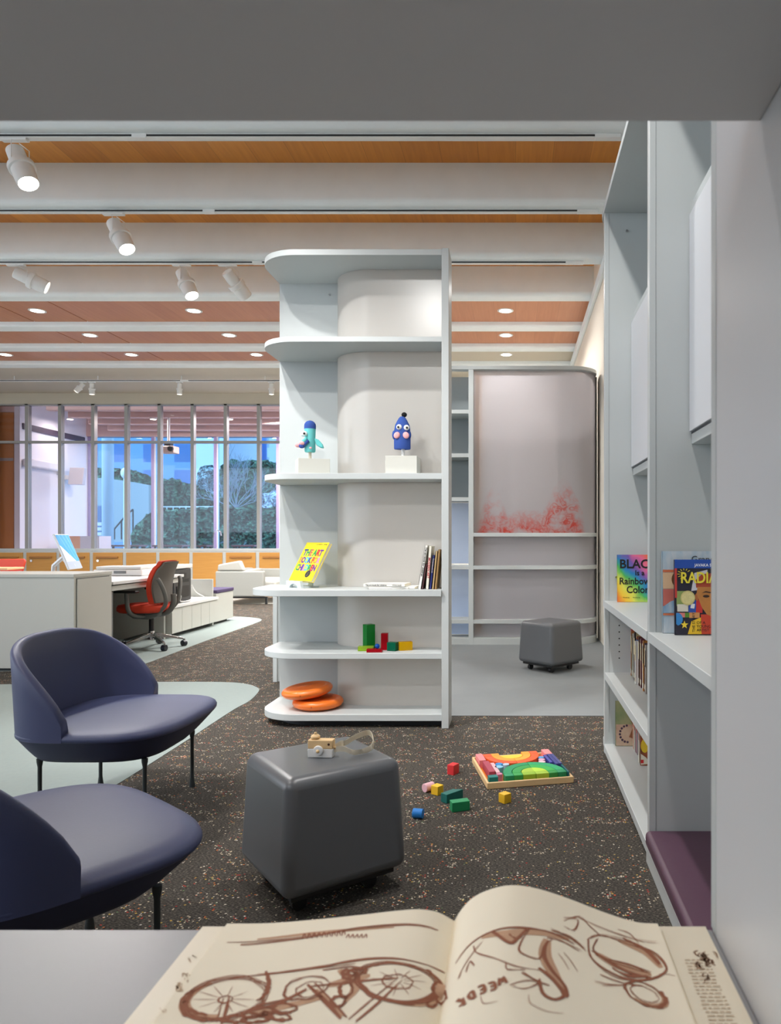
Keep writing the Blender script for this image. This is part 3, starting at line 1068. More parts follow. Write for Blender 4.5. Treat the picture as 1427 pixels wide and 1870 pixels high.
# what glows through the frosted sheet
struct('wall_partition', MB().box((-.43, 9.35, 0), (.52, 9.45, 3.28)), WHITE)
struct('trim_2', MB().box((-.56, 9.30, 0), (-.43, 9.45, 3.28)), WOODD)
struct('wall_recess', MB().box((.52, 9.7, 0), (XR, 9.8, 3.36)), mat('recess_grey', (128, 130, 132), .7))

SEAMD = mat('gap_dark', (70, 74, 78), .7)
# ------------------------------------------------------------------ bookcase along the right wall (C)
XC = .505
bcC = thing('wall_bookcase', 'long pale grey bookcase with recessed cupboards along the right wall', 'bookcase', (.75, 2.9, 0))
g1, g2, g3 = 4.19, 2.79, 1.42
for g in (g1, g2, g3):
    build('side_panel', MB().box((XC, g, 0), (.98, g + .04, 3.065)), LAM, bcC, world=True, bevel=.002)
    build('edge_band', MB().box((XC + .024, g - .0012, .12), (XC + .0255, g + .001, 3.06)), mat('seam_grey', (140, 144, 146), .6), bcC, world=True)


def shelfC(z0, z1, y0, x0=XC, y1=4.45, rad=.2):
    return MB().prism([(x0, y0), (.98, y0), (.98, y1)] + arc(x0 + rad, y1 - rad, rad, rad, 90, 180, 10), z0, z1)


build('top_panel', shelfC(3.065, 3.10, 1.0, XC - .005, 4.46), LAM, bcC, world=True, bevel=.002)
for z0, z1 in ((.828, .866),):
    build('shelf', MB().box((XC - .004, g1 - .0, z0), (.98, g2 + .04, z1)), LAM, bcC, world=True, bevel=.002)
    build('shelf', MB().box((XC - .004, g2, z0), (.98, g3 + .04, z1)), LAM, bcC, world=True, bevel=.002)
build('shelf', MB().box((XC + .002, g2 + .04, .42), (.98, g1, .46)), LAM, bcC, world=True, bevel=.002)
build('base_shelf', MB().box((XC - .004, g2 + .04, .015), (.98, g1, .055)), LAM, bcC, world=True, bevel=.002)
build('bench_base', MB().box((XC - .012, g3 + .04, .0), (.98, g2, .062)), LAM, bcC, world=True, bevel=.002)
for z0, z1 in ((.03, .07), (.828, .866)):
    build('rounded_shelf', shelfC(z0, z1, g1 + .04), LAM, bcC, world=True, bevel=.002)
build('back_panel', MB().box((.965, 1.0, 0), (.985, 4.44, 3.065)), LAM, bcC, world=True)
for a, b in ((g2 + .04, g1), (g3 + .04, g2)):
    cb = build('upper_cupboard', MB().box((.665, a, 1.575), (.965, b, 2.49)), LAM, bcC, world=True, bevel=.002)
    build('cupboard_door', MB().box((.655, a + .004, 1.622), (.664, b - .004, 2.44)), mat('door_white', (214, 216, 220), .4), cb, world=True, bevel=.002)
for a, b in ((g2 + .04, g1), (g3 + .04, g2)):
    for z in (1.6135, 2.441):
        build('door_gap', MB().box((.6635, a + .002, z), (.6655, b - .002, z + .007)), SEAMD, bcC, world=True)
for k in range(8):
    z = .80 - .037 * k
    build('pin_hole', MB().cyl((.588, g1 - .001, z), (.588, g1 + .004, z), .0042, n=10), SLOT, bcC, world=True)
build('pin_hole', MB().cyl((.588, g1 - .001, .315), (.588, g1 + .004, .315), .0042, n=10), SLOT, bcC, world=True)
for (x, z, g) in ((.57, 1.0, g1), (.562, .97, g2), (.63, 2.96, g1)):
    build('shelf_pin', MB().cyl((x, g, z), (x, g - .014, z), .006, n=10), CHROME, bcC, world=True)
PURP = mat('purple_vinyl', (88, 60, 78), .42, var=.05, vs=12, bump=.08, bs=60)
single('bench_cushion', MB().box((XC - .018, g3 + .045, .064), (.955, g2 - .004, .122)), PURP, 'purple vinyl cushion on the low bench inside the wall bookcase', 'cushion', bevel=.018, seg=4)

# ------------------------------------------------------------------ the alcove the camera looks through
WX = .23
NOOK = mat('alcove_grey_laminate', (206, 207, 209), .38, var=.01)
al = thing('alcove_unit', 'grey built in alcove in the foreground with desk shelf, side panel and top', 'alcove', (-.4, .3, .73))
build('side_panel', MB().box((WX, -.5, .73), (WX + .035, .865, 1.95)), NOOK, al, world=True, bevel=.002)
build('edge_strip', MB().box((WX - .0008, .846, .765), (WX + .034, .8665, 1.95)), LAM, al, world=True, bevel=.001)
build('desk_shelf', MB().box((-1.5, -.5, .73), (WX, .865, .7625)), mat('shelf_satin_grey', (152, 153, 156), .35), al, world=True, bevel=.002)
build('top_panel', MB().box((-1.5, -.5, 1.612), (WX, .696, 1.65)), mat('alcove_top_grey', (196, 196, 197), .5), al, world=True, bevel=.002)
# ------------------------------------------------------------------ castor stools
STOOLM = mat('charcoal_vinyl', (97, 100, 104), .34, var=.03, vs=10)


def stool(loc, rz, label):
    t = thing('cube_stool', label, 'stool', loc, rz, 'charcoal cube stools on castors')
    a, b, z0, z1 = .222, .205, .073, .452
    vs = [(sx * q, sy * q, z) for q, z in ((a, z0), (b, z1)) for sx, sy in ((-1, -1), (1, -1), (1, 1), (-1, 1))]
    build('body', MB().add(vs, [(3, 2, 1, 0), (4, 5, 6, 7), (0, 1, 5, 4), (1, 2, 6, 5), (2, 3, 7, 6), (3, 0, 4, 7)]), STOOLM, t, bevel=.036, seg=6)
    build('base_board', MB().box((-.185, -.185, .052), (.185, .185, .074)), BLACK, t, bevel=.004)
    for sx, sy in ((-1, -1), (1, -1), (1, 1), (-1, 1)):
        c = V3((sx * .128, sy * .128, 0))
        ca = build('castor', MB().box(c + V3((-.017, -.012, .03)), c + V3((.017, .012, .053))), BLACK, t, bevel=.004)
        build('wheel', MB().cyl(c + V3((-.012, -.014, .025)), c + V3((-.012, .014, .025)), .025, n=20), BLACK, ca, smooth=True)
    return t


stool((-.685, 2.62, 0), R(38), 'large charcoal cube stool in front carrying the toy camera')
stool((.329, 6.88, .004), R(45), 'charcoal cube stool standing alone on the grey floor at the back')

# ------------------------------------------------------------------ navy lounge chairs
NAVY = mat('navy_leather', (62, 69, 104), .48, spec=.5, var=.05, vs=5, bump=.06, bs=140)
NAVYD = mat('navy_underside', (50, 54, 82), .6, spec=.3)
LEGM = mat('dark_green_grey_metal', (44, 50, 52), .45)


def sup(a, b, e, n=56, xoff=0.0):
    out = []
    for k in range(n):
        t = 2 * PI * k / n
        c, s = math.cos(t), math.sin(t)
        out.append((xoff + a * math.copysign(abs(c) ** (2 / e), c), b * math.copysign(abs(s) ** (2 / e), s)))
    return out


def lounge(loc, rz, label):
    t = thing('lounge_chair', label, 'chair', loc, rz, 'navy leather lounge chairs')
    o = sup(.345, .405, 3.4)
    # padded seat
    rings = []
    for q, z in ((.985, .385), (1.0, .393), (1.002, .402), (.99, .412), (.955, .421), (.85, .430), (.6, .438), (.3, .442), (.05, .443)):
        rings.append([V3((x * q, y * q, z)) for x, y in o])
    build('seat', MB().loft(rings), NAVY, t, smooth=True, ang=70)
    # tapered shell under the seat
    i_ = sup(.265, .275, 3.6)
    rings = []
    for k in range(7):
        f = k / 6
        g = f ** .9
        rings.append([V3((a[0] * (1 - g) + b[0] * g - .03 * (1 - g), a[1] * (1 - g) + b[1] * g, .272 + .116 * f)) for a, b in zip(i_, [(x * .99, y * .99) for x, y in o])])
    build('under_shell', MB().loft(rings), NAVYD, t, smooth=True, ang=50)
    # wrap-around backrest
    N = 56
    rings = []
    for k in range(N + 1):
        u = PI * k / N
        u = max(.012, min(PI - .012, u))
        s_, c_ = math.sin(u), math.cos(u)
        px_ = -.02 - .335 * s_ ** .62
        py_ = -.405 * math.copysign(abs(c_) ** .72, c_)
        du = .001
        s2, c2 = math.sin(u + du), math.cos(u + du)
        tx = (-.02 - .335 * s2 ** .62) - px_
        ty = (-.405 * math.copysign(abs(c2) ** .72, c2)) - py_
        ln = math.hypot(tx, ty)
        nx, ny = -ty / ln, tx / ln                    # towards the inside or the outside
        if nx * px_ + ny * py_ > 0:
            nx, ny = -nx, -ny                         # inward
        h = .395 * s_ ** .36
        zb_, zt = .388, .400 + h
        th = .042
        lean = .02 * h / .4
        def pt(f, z):
            fr = (z - zb_) / max(zt - zb_, 1e-4)
            return V3((px_ + nx * f * th - nx * lean * fr, py_ + ny * f * th - ny * lean * fr, z))
        r = min(.018, h * .3 + .003)
        rings.append([pt(0, zb_), pt(0, zb_ + (zt - zb_) * .35), pt(0, zb_ + (zt - zb_) * .7), pt(0, zt - r), pt(.12, zt - r * .35), pt(.3, zt), pt(.7, zt), pt(.9, zt - r * .35), pt(1.0, zt - r),
                      pt(1.05, zb_ + (zt - zb_) * .7), pt(1.2, zb_ + (zt - zb_) * .35), pt(1.45, zb_)])
    build('backrest', MB().loft(rings), NAVY, t, smooth=True, ang=70, fix=True)
    for sx, sy in ((-1, -1), (1, -1), (1, 1), (-1, 1)):
        c = V3((sx * .225 - .015, sy * .232, 0))
        build('leg', MB().lathe([(.014, 0), (.0135, .012), (.0085, .05), (.0085, .24), (.0125, .262), (.013, .276)], c, (0, 0, 1), 16), LEGM, t, smooth=True)
    return t


lounge((-1.80, 3.40, 0), 0, 'navy leather lounge chair facing right, farther back beside the pale carpet')
lounge((-1.289, 2.0, 0), R(50), 'navy leather lounge chair nearest the camera, cut by the left edge')

# ------------------------------------------------------------------ desk area
GREYW = mat('counter_grey_white', (192, 193, 187), .5, var=.012)
SEAM = mat('seam_dark', (96, 98, 98), .6)
co = thing('reception_counter', 'pale grey reception counter with a framed end panel behind the lounge chair', 'counter', (-5.5, 7.05, 0))
build('body', MB().box((-7.6, 6.76, .03), (-4.04, 7.39, .862)), GREYW, co, world=True, bevel=.002)
build('worktop', MB().box((-7.6, 6.75, .862), (-4.035, 7.39, .892)), GREYW, co, world=True, bevel=.002)
build('end_panel', MB().box((-4.04, 6.80, .06), (-4.03, 7.34, .842)), GREYW, co, world=True, bevel=.001)
build('plinth', MB().box((-7.6, 6.80, 0), (-4.06, 7.36, .03)), DARKP, co, world=True)
build('panel_seam', MB().box((-4.0405, 6.79, .06), (-4.0395, 6.80, .85)), SEAM, co, world=True)
build('panel_seam', MB().box((-4.0405, 6.79, .842), (-4.0395, 7.35, .851)), SEAM, co, world=True)
de = thing('office_desk', 'pale office desk behind the counter with an open knee space', 'desk', (-4.7, 8.2, 0))
build('worktop', MB().box((-5.6, 7.40, .752), (-4.03, 8.98, .784)), LAMW, de, world=True, bevel=.003)
build('apron', MB().box((-5.55, 7.41, .69), (-4.05, 8.97, .742)), GREYW, de, world=True, bevel=.002)
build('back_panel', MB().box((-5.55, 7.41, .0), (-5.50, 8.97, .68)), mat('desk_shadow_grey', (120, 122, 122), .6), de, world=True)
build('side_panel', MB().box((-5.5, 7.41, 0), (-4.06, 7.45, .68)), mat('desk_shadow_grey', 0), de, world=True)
build('side_panel', MB().box((-5.5, 8.93, 0), (-4.25, 8.97, .68)), GREYW, de, world=True)
cr = thing('credenza', 'low white credenza with five doors right of the office desk', 'credenza', (-4.6, 9.65, 0))
build('carcass', MB().box((-5.05, 8.99, .05), (-4.20, 10.38, .365)), GREYW, cr, world=True, bevel=.002)
build('top', MB().box((-5.05, 8.98, .365), (-4.17, 10.38, .40)), LAMW, cr, world=True, bevel=.002)
build('plinth', MB().box((-5.0, 9.03, 0), (-4.30, 10.36, .05)), DARKP, cr, world=True)
for k in range(5):
    a = 8.995 + k * .277
    build('door', MB().box((-4.20, a, .055), (-4.182, a + .272, .358)), GREYW, cr, world=True, bevel=.002)
ep = single('screen_panel', MB().box((-5.05, 10.385, 0), (-4.26, 10.42, .645)), GREYW, 'pale upright end panel behind the credenza and printer', 'panel', bevel=.002)
bb = thing('bench_box', 'white box bench with a purple pad at the end of the credenza', 'bench', (-4.6, 10.75, 0))
build('box', MB().box((-5.0, 10.43, .04), (-4.225, 11.05, .44)), GREYW, bb, world=True, bevel=.002)
build('pad', MB().box((-5.0, 10.43, .44), (-4.215, 11.06, .49)), mat('purple_pad', (72, 58, 96), .6), bb, world=True, bevel=.01)
build('plinth', MB().box((-4.95, 10.47, 0), (-4.30, 11.0, .04)), DARKP, bb, world=True)
prn = thing('printer', 'black office printer with a white top on the credenza', 'printer', (-4.45, 9.45, .40))
build('body', MB().box((-4.72, 9.16, .405), (-4.24, 9.66, .83)), mat('printer_black', (44, 46, 50), .4), prn, world=True, bevel=.012)
build('scanner_lid', MB().box((-4.74, 9.14, .835), (-4.23, 9.68, .885)), WHITE, prn, world=True, bevel=.01)
build('paper_tray', MB().box((-4.24, 9.24, .47), (-4.232, 9.58, .62)), BLACK, prn, world=True, bevel=.002)
build('output_slot', MB().box((-4.24, 9.24, .66), (-4.234, 9.58, .70)), SLOT, prn, world=True)
build('front_cover', MB().box((-4.24, 9.32, .715), (-4.230, 9.50, .78)), BLACK, prn, world=True, bevel=.002)
cb = thing('cable', 'loose pale power cables lying behind the black printer', 'cable', (-4.3, 9.75, .40))
build('cord', MB().tube(smoothpath([(-4.2, 9.1, .52), (-4.19, 9.25, .50), (-4.22, 9.3, .43), (-4.20, 9.45, .42), (-4.2, 9.7, .44), (-4.21, 9.9, .42), (-4.26, 10.1, .42), (-4.28, 9.9, .5), (-4.27, 9.75, .6)]), .007), METALW, cb, world=True, smooth=True)
sb = thing('document_scanner', 'low white desktop scanner with a grey handle on the office desk', 'scanner', (-4.55, 8.68, .784))
build('body', MB().box((-4.86, 8.5, .786), (-4.30, 8.86, .86)), WHITE, sb, world=True, bevel=.01)
build('lid', MB().box((-4.84, 8.52, .862), (-4.32, 8.84, .895)), LAMW, sb, world=True, bevel=.008)
build('handle', MB().box((-4.62, 8.49, .815), (-4.48, 8.50, .845)), mat('handle_grey', (120, 124, 126), .5), sb, world=True, bevel=.003)

# tilted monitor
mo = thing('monitor', 'tilted silver desktop monitor with a blue screen behind the counter', 'monitor', (-4.75, 7.8, .784))
O = V3((-4.60, 7.62, .90))
W_ = V3((-.097, .40, 0))
U_ = V3((-.158, .0, .365))
N_ = W_.cross(U_).normalized()
SILV = mat('silver_case', (206, 208, 210), .3, metal=.3)
build('case', MB().obox(O - N_ * .022, W_, U_, N_ * .022), SILV, mo, world=True, bevel=.004)
fr = frame(O, W_, U_)
wl, ul = W_.length, U_.length
build('screen', MB().plate(fr, [(.012, .085), (wl - .012, .085), (wl - .012, ul - .012), (.012, ul - .012)], .0005, .001), mat('screen_blue', (66, 140, 200), .12, **{'Emission Color': lin((70, 150, 214)), 'Emission Strength': .35}), mo, world=True)
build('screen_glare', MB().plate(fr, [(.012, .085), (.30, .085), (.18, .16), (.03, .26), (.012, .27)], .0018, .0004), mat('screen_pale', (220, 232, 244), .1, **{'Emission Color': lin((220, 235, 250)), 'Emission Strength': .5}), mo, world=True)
for k in range(3):
    build('screen_line', MB().plate(fr, [(.08 + .1 * k, ul - .012), (.115 + .1 * k, ul - .012), (.25 + .08 * k, .1), (.235 + .08 * k, .1)], .0018, .0003), mat('screen_line_blue', (104, 172, 222), .1, **{'Emission Color': lin((104, 172, 222)), 'Emission Strength': .3}), mo, world=True)
build('emblem', MB().plate(fr, arc(wl / 2, .042, .013, .016, 0, 345, 16), .0006, .0006), mat('emblem_grey', (232, 234, 236), .3), mo, world=True)
build('stand', MB().tube([O + W_ * .5 + U_ * .45 - N_ * .03, O + W_ * .5 + V3((-.24, 0, .03)), O + W_ * .5 + V3((-.25, 0, -.1))], .022), SILV, mo, world=True, smooth=True)
build('foot', MB().box((-5.0, 7.68, .786), (-4.72, 7.96, .797)), SILV, mo, world=True, bevel=.003)

# red chair and table at the far left
rc = thing('plastic_chair', 'bright red plastic chair at the far left behind the counter', 'chair', (-9.0, 12.6, 0))
REDP = mat('red_plastic', (222, 76, 50), .4)
c0 = P(14, 1030, 12.6)
build('seat', MB().box((c0.x - .24, 12.3, .44), (c0.x + .2, 12.75, .475)), REDP, rc, world=True, bevel=.02)
build('backrest', MB().prism([(c0.x - .26, .62), (c0.x + .16, .62), (c0.x + .22, .82), (c0.x + .20, .865), (c0.x - .26, .865)], 12.72, 12.76, 1), REDP, rc, world=True, bevel=.012)
for sx in (-.2, .14):
    for sy in (12.34, 12.7):
        build('leg', MB().cyl((c0.x + sx, sy, 0), (c0.x + sx, sy, .66 if sy > 12.5 else .44), .012), CHROME, rc, world=True)
tt = thing('side_table', 'small tan table in front of the red chair at the far left', 'table', (P(5, 1030, 11.9).x, 11.9, 0))
build('tabletop', MB().box((-9.1, 11.75, .715), (P(25, 1030, 11.9).x, 12.15, .75)), mat('tan_top', (226, 184, 138), .5), tt, world=True, bevel=.005)
build('leg', MB().cyl((-8.5, 11.95, 0), (-8.5, 11.95, .715), .03), METALW, tt, world=True)

def rpoly(l):
    return [(x, max(z, .619)) for x, z in l]


# sofa
FAB = mat('sofa_fabric', (172, 173, 168), .95, spec=.1, var=.06, vs=60, bump=.25, bs=260)
FABW = mat('sofa_cushion', (194, 193, 186), .95, spec=.1, var=.03, vs=30)
so = thing('sofa', 'pale grey fabric sofa with thin black legs before the glass partition', 'sofa', (-4.9, 14.5, 0))
build('arm', MB().box((-5.53, 13.60, .14), (-4.64, 13.72, .615)), FAB, so, world=True, bevel=.025, seg=3)
build('arm', MB().box((-5.53, 15.18, .14), (-4.50, 15.30, .60)), FAB, so, world=True, bevel=.025, seg=3)
build('backrest', MB().box((-5.53, 13.73, .14), (-5.38, 15.17, .62)), FAB, so, world=True, bevel=.025, seg=3)
build('seat', MB().box((-5.37, 13.73, .20), (-4.45, 15.17, .43)), FABW, so, world=True, bevel=.04, seg=3)
build('back_cushion', MB().obox((-5.36, 13.80, .44), (.16, 0, 0), (0, .62, 0), (.03, 0, .15)), FABW, so, world=True, bevel=.04, seg=3)
build('back_cushion', MB().obox((-5.36, 14.46, .44), (.16, 0, 0), (0, .66, 0), (.04, 0, .17)), FABW, so, world=True, bevel=.04, seg=3)
build('frame', MB().box((-5.50, 13.62, .115), (-4.58, 13.66, .14)), BLACK, so, world=True)
for x, y in ((-5.30, 13.63), (-4.62, 13.63), (-5.3, 15.24), (-4.62, 15.24)):
    build('leg', MB().box((x, y, 0), (x + .035, y + .035, .14)), BLACK, so, world=True)
single('sofa_pillow', MB().prism(rpoly([(P(x, y, 13.66).x, P(x, y, 13.66).z) for x, y in ((399, 1042.6), (400, 1031), (440, 1023.5), (448, 1042.6))]), 13.60, 13.74, 1), FABW, 'white pillow propped on the near arm of the sofa', 'pillow', bevel=.03, seg=4)

# ------------------------------------------------------------------ office chair
oc = thing('office_chair', 'office chair with red seat, grey shell back and chrome star base', 'chair', (-4.04, 8.2, .003), R(177))
CG = mat('chair_grey', (112, 112, 108), .5)
REDF = mat('red_fabric', (214, 66, 40), .85, var=.05, vs=30)
MESHG = mat('mesh_grey', (108, 104, 98), .8, var=.06, vs=80)
LOC = R(177)
for k in range(5):
    a = R(-42 + 72 * k) - LOC
    v = V3((math.cos(a), math.sin(a), 0))
    w = V3((-v.y, v.x, 0))
    build('base_arm', MB().loft([[v * .03 + w * .03 + V3((0, 0, .13)), v * .03 - w * .03 + V3((0, 0, .13)), v * .03 - w * .03 + V3((0, 0, .175)), v * .03 + w * .03 + V3((0, 0, .175))],
                                 [v * .32 + w * .014 + V3((0, 0, .075)), v * .32 - w * .014 + V3((0, 0, .075)), v * .32 - w * .014 + V3((0, 0, .098)), v * .32 + w * .014 + V3((0, 0, .098))]]), CHROME, oc, bevel=.004, fix=True)
    ca = build('castor', MB().cyl(v * .33 + V3((0, 0, .05)), v * .33 + V3((0, 0, .085)), .012), CHROME, oc)
    q = V3((math.cos(a + .6), math.sin(a + .6), 0))
    build('wheel', MB().cyl(v * .33 + q * .022 + V3((0, 0, .034)), v * .33 - q * .022 + V3((0, 0, .034)), .033, n=20), mat('castor_black', (26, 28, 40), .35), ca, smooth=True)
build('hub', MB().cyl((0, 0, .10), (0, 0, .19), .04, .03), CHROME, oc, smooth=True)
build('gas_lift', MB().cyl((0, 0, .18), (0, 0, .36), .026), BLACK, oc, smooth=True)
build('mechanism', MB().prism([(-.22, .40), (.18, .40), (.08, .335), (-.08, .325), (-.2, .36)], -.11, .11, 1), CG, oc, bevel=.015)
so_ = [(x, y) for x, y in sup(.25, .25, 3.2, 40)]
build('seat', MB().loft([[V3((x * q, y * q, z)) for x, y in so_] for q, z in ((.9, .405), (1, .425), (1.0, .462), (.96, .485), (.7, .495), (.1, .49))]), REDF, oc, smooth=True, ang=70)
build('seat_pan', MB().loft([[V3((x * q, y * q, z)) for x, y in so_] for q, z in ((.6, .385), (.9, .404))]), BLACK, oc)
# back: curved panel, front padded red, rear grey
def backgrid(off, inset=0.0):
    g = []
    for i in range(13):
        f = i / 12
        z = .50 + inset + (.475 - 2 * inset) * f
        wd = (.188 + .03 * math.sin(PI * min(1, f * 1.1)) - (.03 * max(0, f - .8) / .2)) - inset
        row = []
        for j in range(13):
            y = (j / 6 - 1) * wd
            x = -.235 + .03 * (y / .24) ** 2 * 2 - .045 * math.sin(PI * f * .9) * -1 - .09 * f
            row.append(V3((x + off, y, z - .02 * (y / .24) ** 2 * (f > .9))))
        g.append(row)
    return g


def slab(g0, g1):
    mb = MB()
    n, m = len(g0), len(g0[0])
    vs = [p for r in g0 for p in r] + [p for r in g1 for p in r]
    K = n * m
    fs = []
    for i in range(n - 1):
        for j in range(m - 1):
            a = i * m + j
            fs.append((a, a + 1, a + m + 1, a + m))
            fs.append((K + a, K + a + m, K + a + m + 1, K + a + 1))
    for i in range(n - 1):
        for j in (0, m - 1):
            a = i * m + j
            fs.append((a, a + m, K + a + m, K + a))
    for j in range(m - 1):
        for i in (0, n - 1):
            a = i * m + j
            fs.append((a, a + 1, K + a + 1, K + a))
    return mb.add(vs, fs)


build('back_pad', slab(backgrid(.0), backgrid(.045)), REDF, oc, smooth=True, ang=60, fix=True)
build('back_shell', slab(backgrid(-.022, .012), backgrid(-.001, .012)), MESHG, oc, smooth=True, ang=60, fix=True)
for s_ in (-1, 1):
    build('back_frame', MB().tube(smoothpath([(-.04, s_ * .05, .37), (-.2, s_ * .09, .40), (-.30, s_ * .12, .50), (-.31, s_ * .16, .62), (-.29, s_ * .215, .74), (-.27, s_ * .235, .78)]), .022, 10), CG, oc, smooth=True)
    build('armrest_post', MB().tube(smoothpath([(-.05, s_ * .1, .37), (-.02, s_ * .22, .38), (.02, s_ * .285, .44), (.03, s_ * .30, .58), (.03, s_ * .30, .63)]), .022, 10), CG, oc, smooth=True)
    build('armrest_pad', MB().box((-.09, s_ * .30 - .04, .63), (.16, s_ * .30 + .04, .655)), BLACK, oc, bevel=.011, seg=3)
build('back_spine', MB().tube(smoothpath([(-.12, 0, .37), (-.26, 0, .40), (-.325, 0, .5), (-.325, 0, .6)]), .03, 10), CG, oc, smooth=True)

for o in oc.children:
    if o.name.split('.')[0] in ('seat', 'seat_pan', 'mechanism', 'back_pad', 'back_shell', 'back_frame', 'back_spine', 'armrest_post', 'armrest_pad'):
        for v in o.data.vertices:
            v.co.x += .075
# ------------------------------------------------------------------ books
def book(name, label, group, O, U, V, T, w, h, th, cov, cat='book', pages=PAPER, board=.0025):
    """book with its spine along V at O, width along U, thickness along T"""
    O, U, V, T = V3(O), V3(U).normalized(), V3(V).normalized(), V3(T).normalized()
    t = thing(name, label, cat, O, 0, group)
    mb = MB()
    mb.obox(O, U * w, V * h, T * board)
    mb.obox(O + T * (th - board), U * w, V * h, T * board)
    mb.obox(O, U * board, V * h, T * th)
    build('cover', mb, cov, t, world=True)
    build('pages', MB().obox(O + U * board + V * .003 + T * board, U * (w - .006), V * (h - .006), T * (th - 2 * board)), pages, t, world=True)
    return t


# yellow picture book on its easel
YB = mat('book_yellow', (250, 224, 40), .35)
wv = V3((.775, -.63, 0)).normalized()
uv = V3((.100, .112, .27)).normalized()
O = V3((-1.545, 5.035, .936))
T = wv.cross(uv).normalized()                      # out of the front cover
yb = book('picture_book', 'bright yellow picture book with colourful letters propped on a small easel', None, O - T * .024, wv, uv, T, .252, .292, .024, YB)
fr = frame(O + T * .0, wv, uv)
pal = [mat('letter_' + n, c, .4) for n, c in (('blue', (44, 62, 150)), ('green', (30, 140, 78)), ('coral', (232, 96, 84)), ('teal', (60, 170, 190)), ('purple', (104, 50, 140)), ('orange', (238, 140, 60)), ('pink', (236, 130, 170)), ('red', (206, 44, 54)))]
for ln, v, s, cl in (('THE ART', .190, .066, [0, 1, 2, 0, 1, 7, 4, 3]), ('BOOK FOR', .135, .060, [5, 4, 3, 0, 1, 7, 5, 6]), ('CHILDREN', .077, .062, [1, 4, 0, 6, 3, 1, 7, 4])):
    text('title_lettering', ln, fr, .126, v, s, pal, yb, .0006, 'CENTER', .0036, {'THE ART': .86, 'BOOK FOR': .80, 'CHILDREN': .80}[ln], cols=cl, space=.92)
text('small_lettering', 'The art book for children', fr, .24, .272, .0135, INK, yb, .0006, 'RIGHT', .0002)
build('sticker', MB().plate(fr, [(x, y) for x, y in arc(.178, .052, .026, .026, 0, 350, 24)], .0008, .0006), INK, yb, world=True)
for k in range(4):
    text('sticker_lettering', ['CREATE', 'YOUR OWN', 'ART WITH', 'IDEAS'][k] if False else '- - - -', fr, .178, .062 - .009 * k, .009, PAPER, yb, .0016, 'CENTER')
es = thing('book_easel', 'small pale grey plastic easel under the yellow picture book', 'book stand', (-1.44, 5.02, .889))
ESM = mat('easel_grey', (196, 208, 212), .35)
fo = O + wv * .045 - V3((0, 0, 0))
pts = [(0, 0), (.03, 0)] + [(.085 - .045 * math.cos(R(a)), .028 * math.sin(R(a))) for a in (0, 30, 60, 90, 120, 150, 180)] + [(.17, 0), (.155, .045), (.0, .045)]
hd = V3((wv.x, wv.y, 0))
back = V3((.63, .775, 0))
pb = V3((O.x, O.y, .8895)) + hd * .02 - back * .035
mb = MB()
vs = [pb + hd * a + V3((0, 0, b)) for a, b in pts]
vs2 = [v + back * .022 for v in vs]
n = len(vs)
mb.add(vs + vs2, [tuple(range(n - 1, -1, -1)), tuple(range(n, 2 * n))] + [(i, (i + 1) % n, n + (i + 1) % n, n + i) for i in range(n)])
build('front_rest', mb, ESM, es, world=True, fix=True)
build('base', MB().obox(pb + back * .024, hd * .17, back * .12, V3((0, 0, .008))), ESM, es, world=True, bevel=.002)
build('prop', MB().obox(pb + back * .13 + hd * .06, hd * .05, back * .006, V3((0, 0, .10)) + back * .02), ESM, es, world=True)

# white books lying on the shelf
WB = mat('book_white', (236, 234, 228), .45)
b1 = book('art_book', 'upper of two white books lying on the shelf, black title on its spine', 'white books lying flat', (-.992, 4.815, .9055), (.12, .99, 0), (.99, -.06, 0), (0, 0, 1), .17, .272, .019, WB)
fr = frame((-.992, 4.8145, .9055), (.99, -.06, 0), (0, 0, 1))
text('spine_lettering', 'The art book for children', fr, .014, .0055, .0125, INK, b1, .0008, bold=.0003, sx=1.08)
text('spine_lettering', 'White book', fr, .19, .0055, .0125, INK, b1, .0008, sx=1.0)
b2 = book('art_book', 'lower of two white books lying on the shelf, sticking out at the right', 'white books lying flat', (-.955, 4.802, .890), (.1, .99, 0), (.99, .03, 0), (0, 0, 1), .17, .298, .0145, WB)
fr = frame((-.955, 4.8015, .890), (.99, .03, 0), (0, 0, 1))
text('spine_mark', 'W', fr, .255, .003, .009, INK, b2, .0008)


def lean(name, label, x0, x1, z1, th, cov, y=4.80, w=.17, grp='upright books against the bookcase post'):
    """book standing on the shelf; its spine faces the camera and leans from x0 at the foot to x1 at the top"""
    z0 = .8895
    up = V3((x1 - x0, 0, z1 - z0))
    T = V3((up.z, 0, -up.x)).normalized()
    b = book(name, label, grp, V3((x0, y, z0 + max(0, -T.z) * th)), (0, 1, 0), up, T, w, up.length, th, cov)
    return b, frame(V3((x0, y, z0 + max(0, -T.z) * th)), T, up)


b, f = lean('art_book', 'white spined book leaning left of the upright books, title on spine', -.635, -.588, 1.172, .020, WB)


def spinetext(b, f, body, a, v, size, m, bold=.0, sx=1.0):
    """lettering that runs down the spine"""
    fr = (f[0] + f[1] * a + f[2] * v - V3((0, .0004, 0)), -f[2], f[1], V3((0, -1, 0)))
    text('spine_lettering', body, fr, .0, .0, size, m, b, .0004, bold=bold, sx=sx)


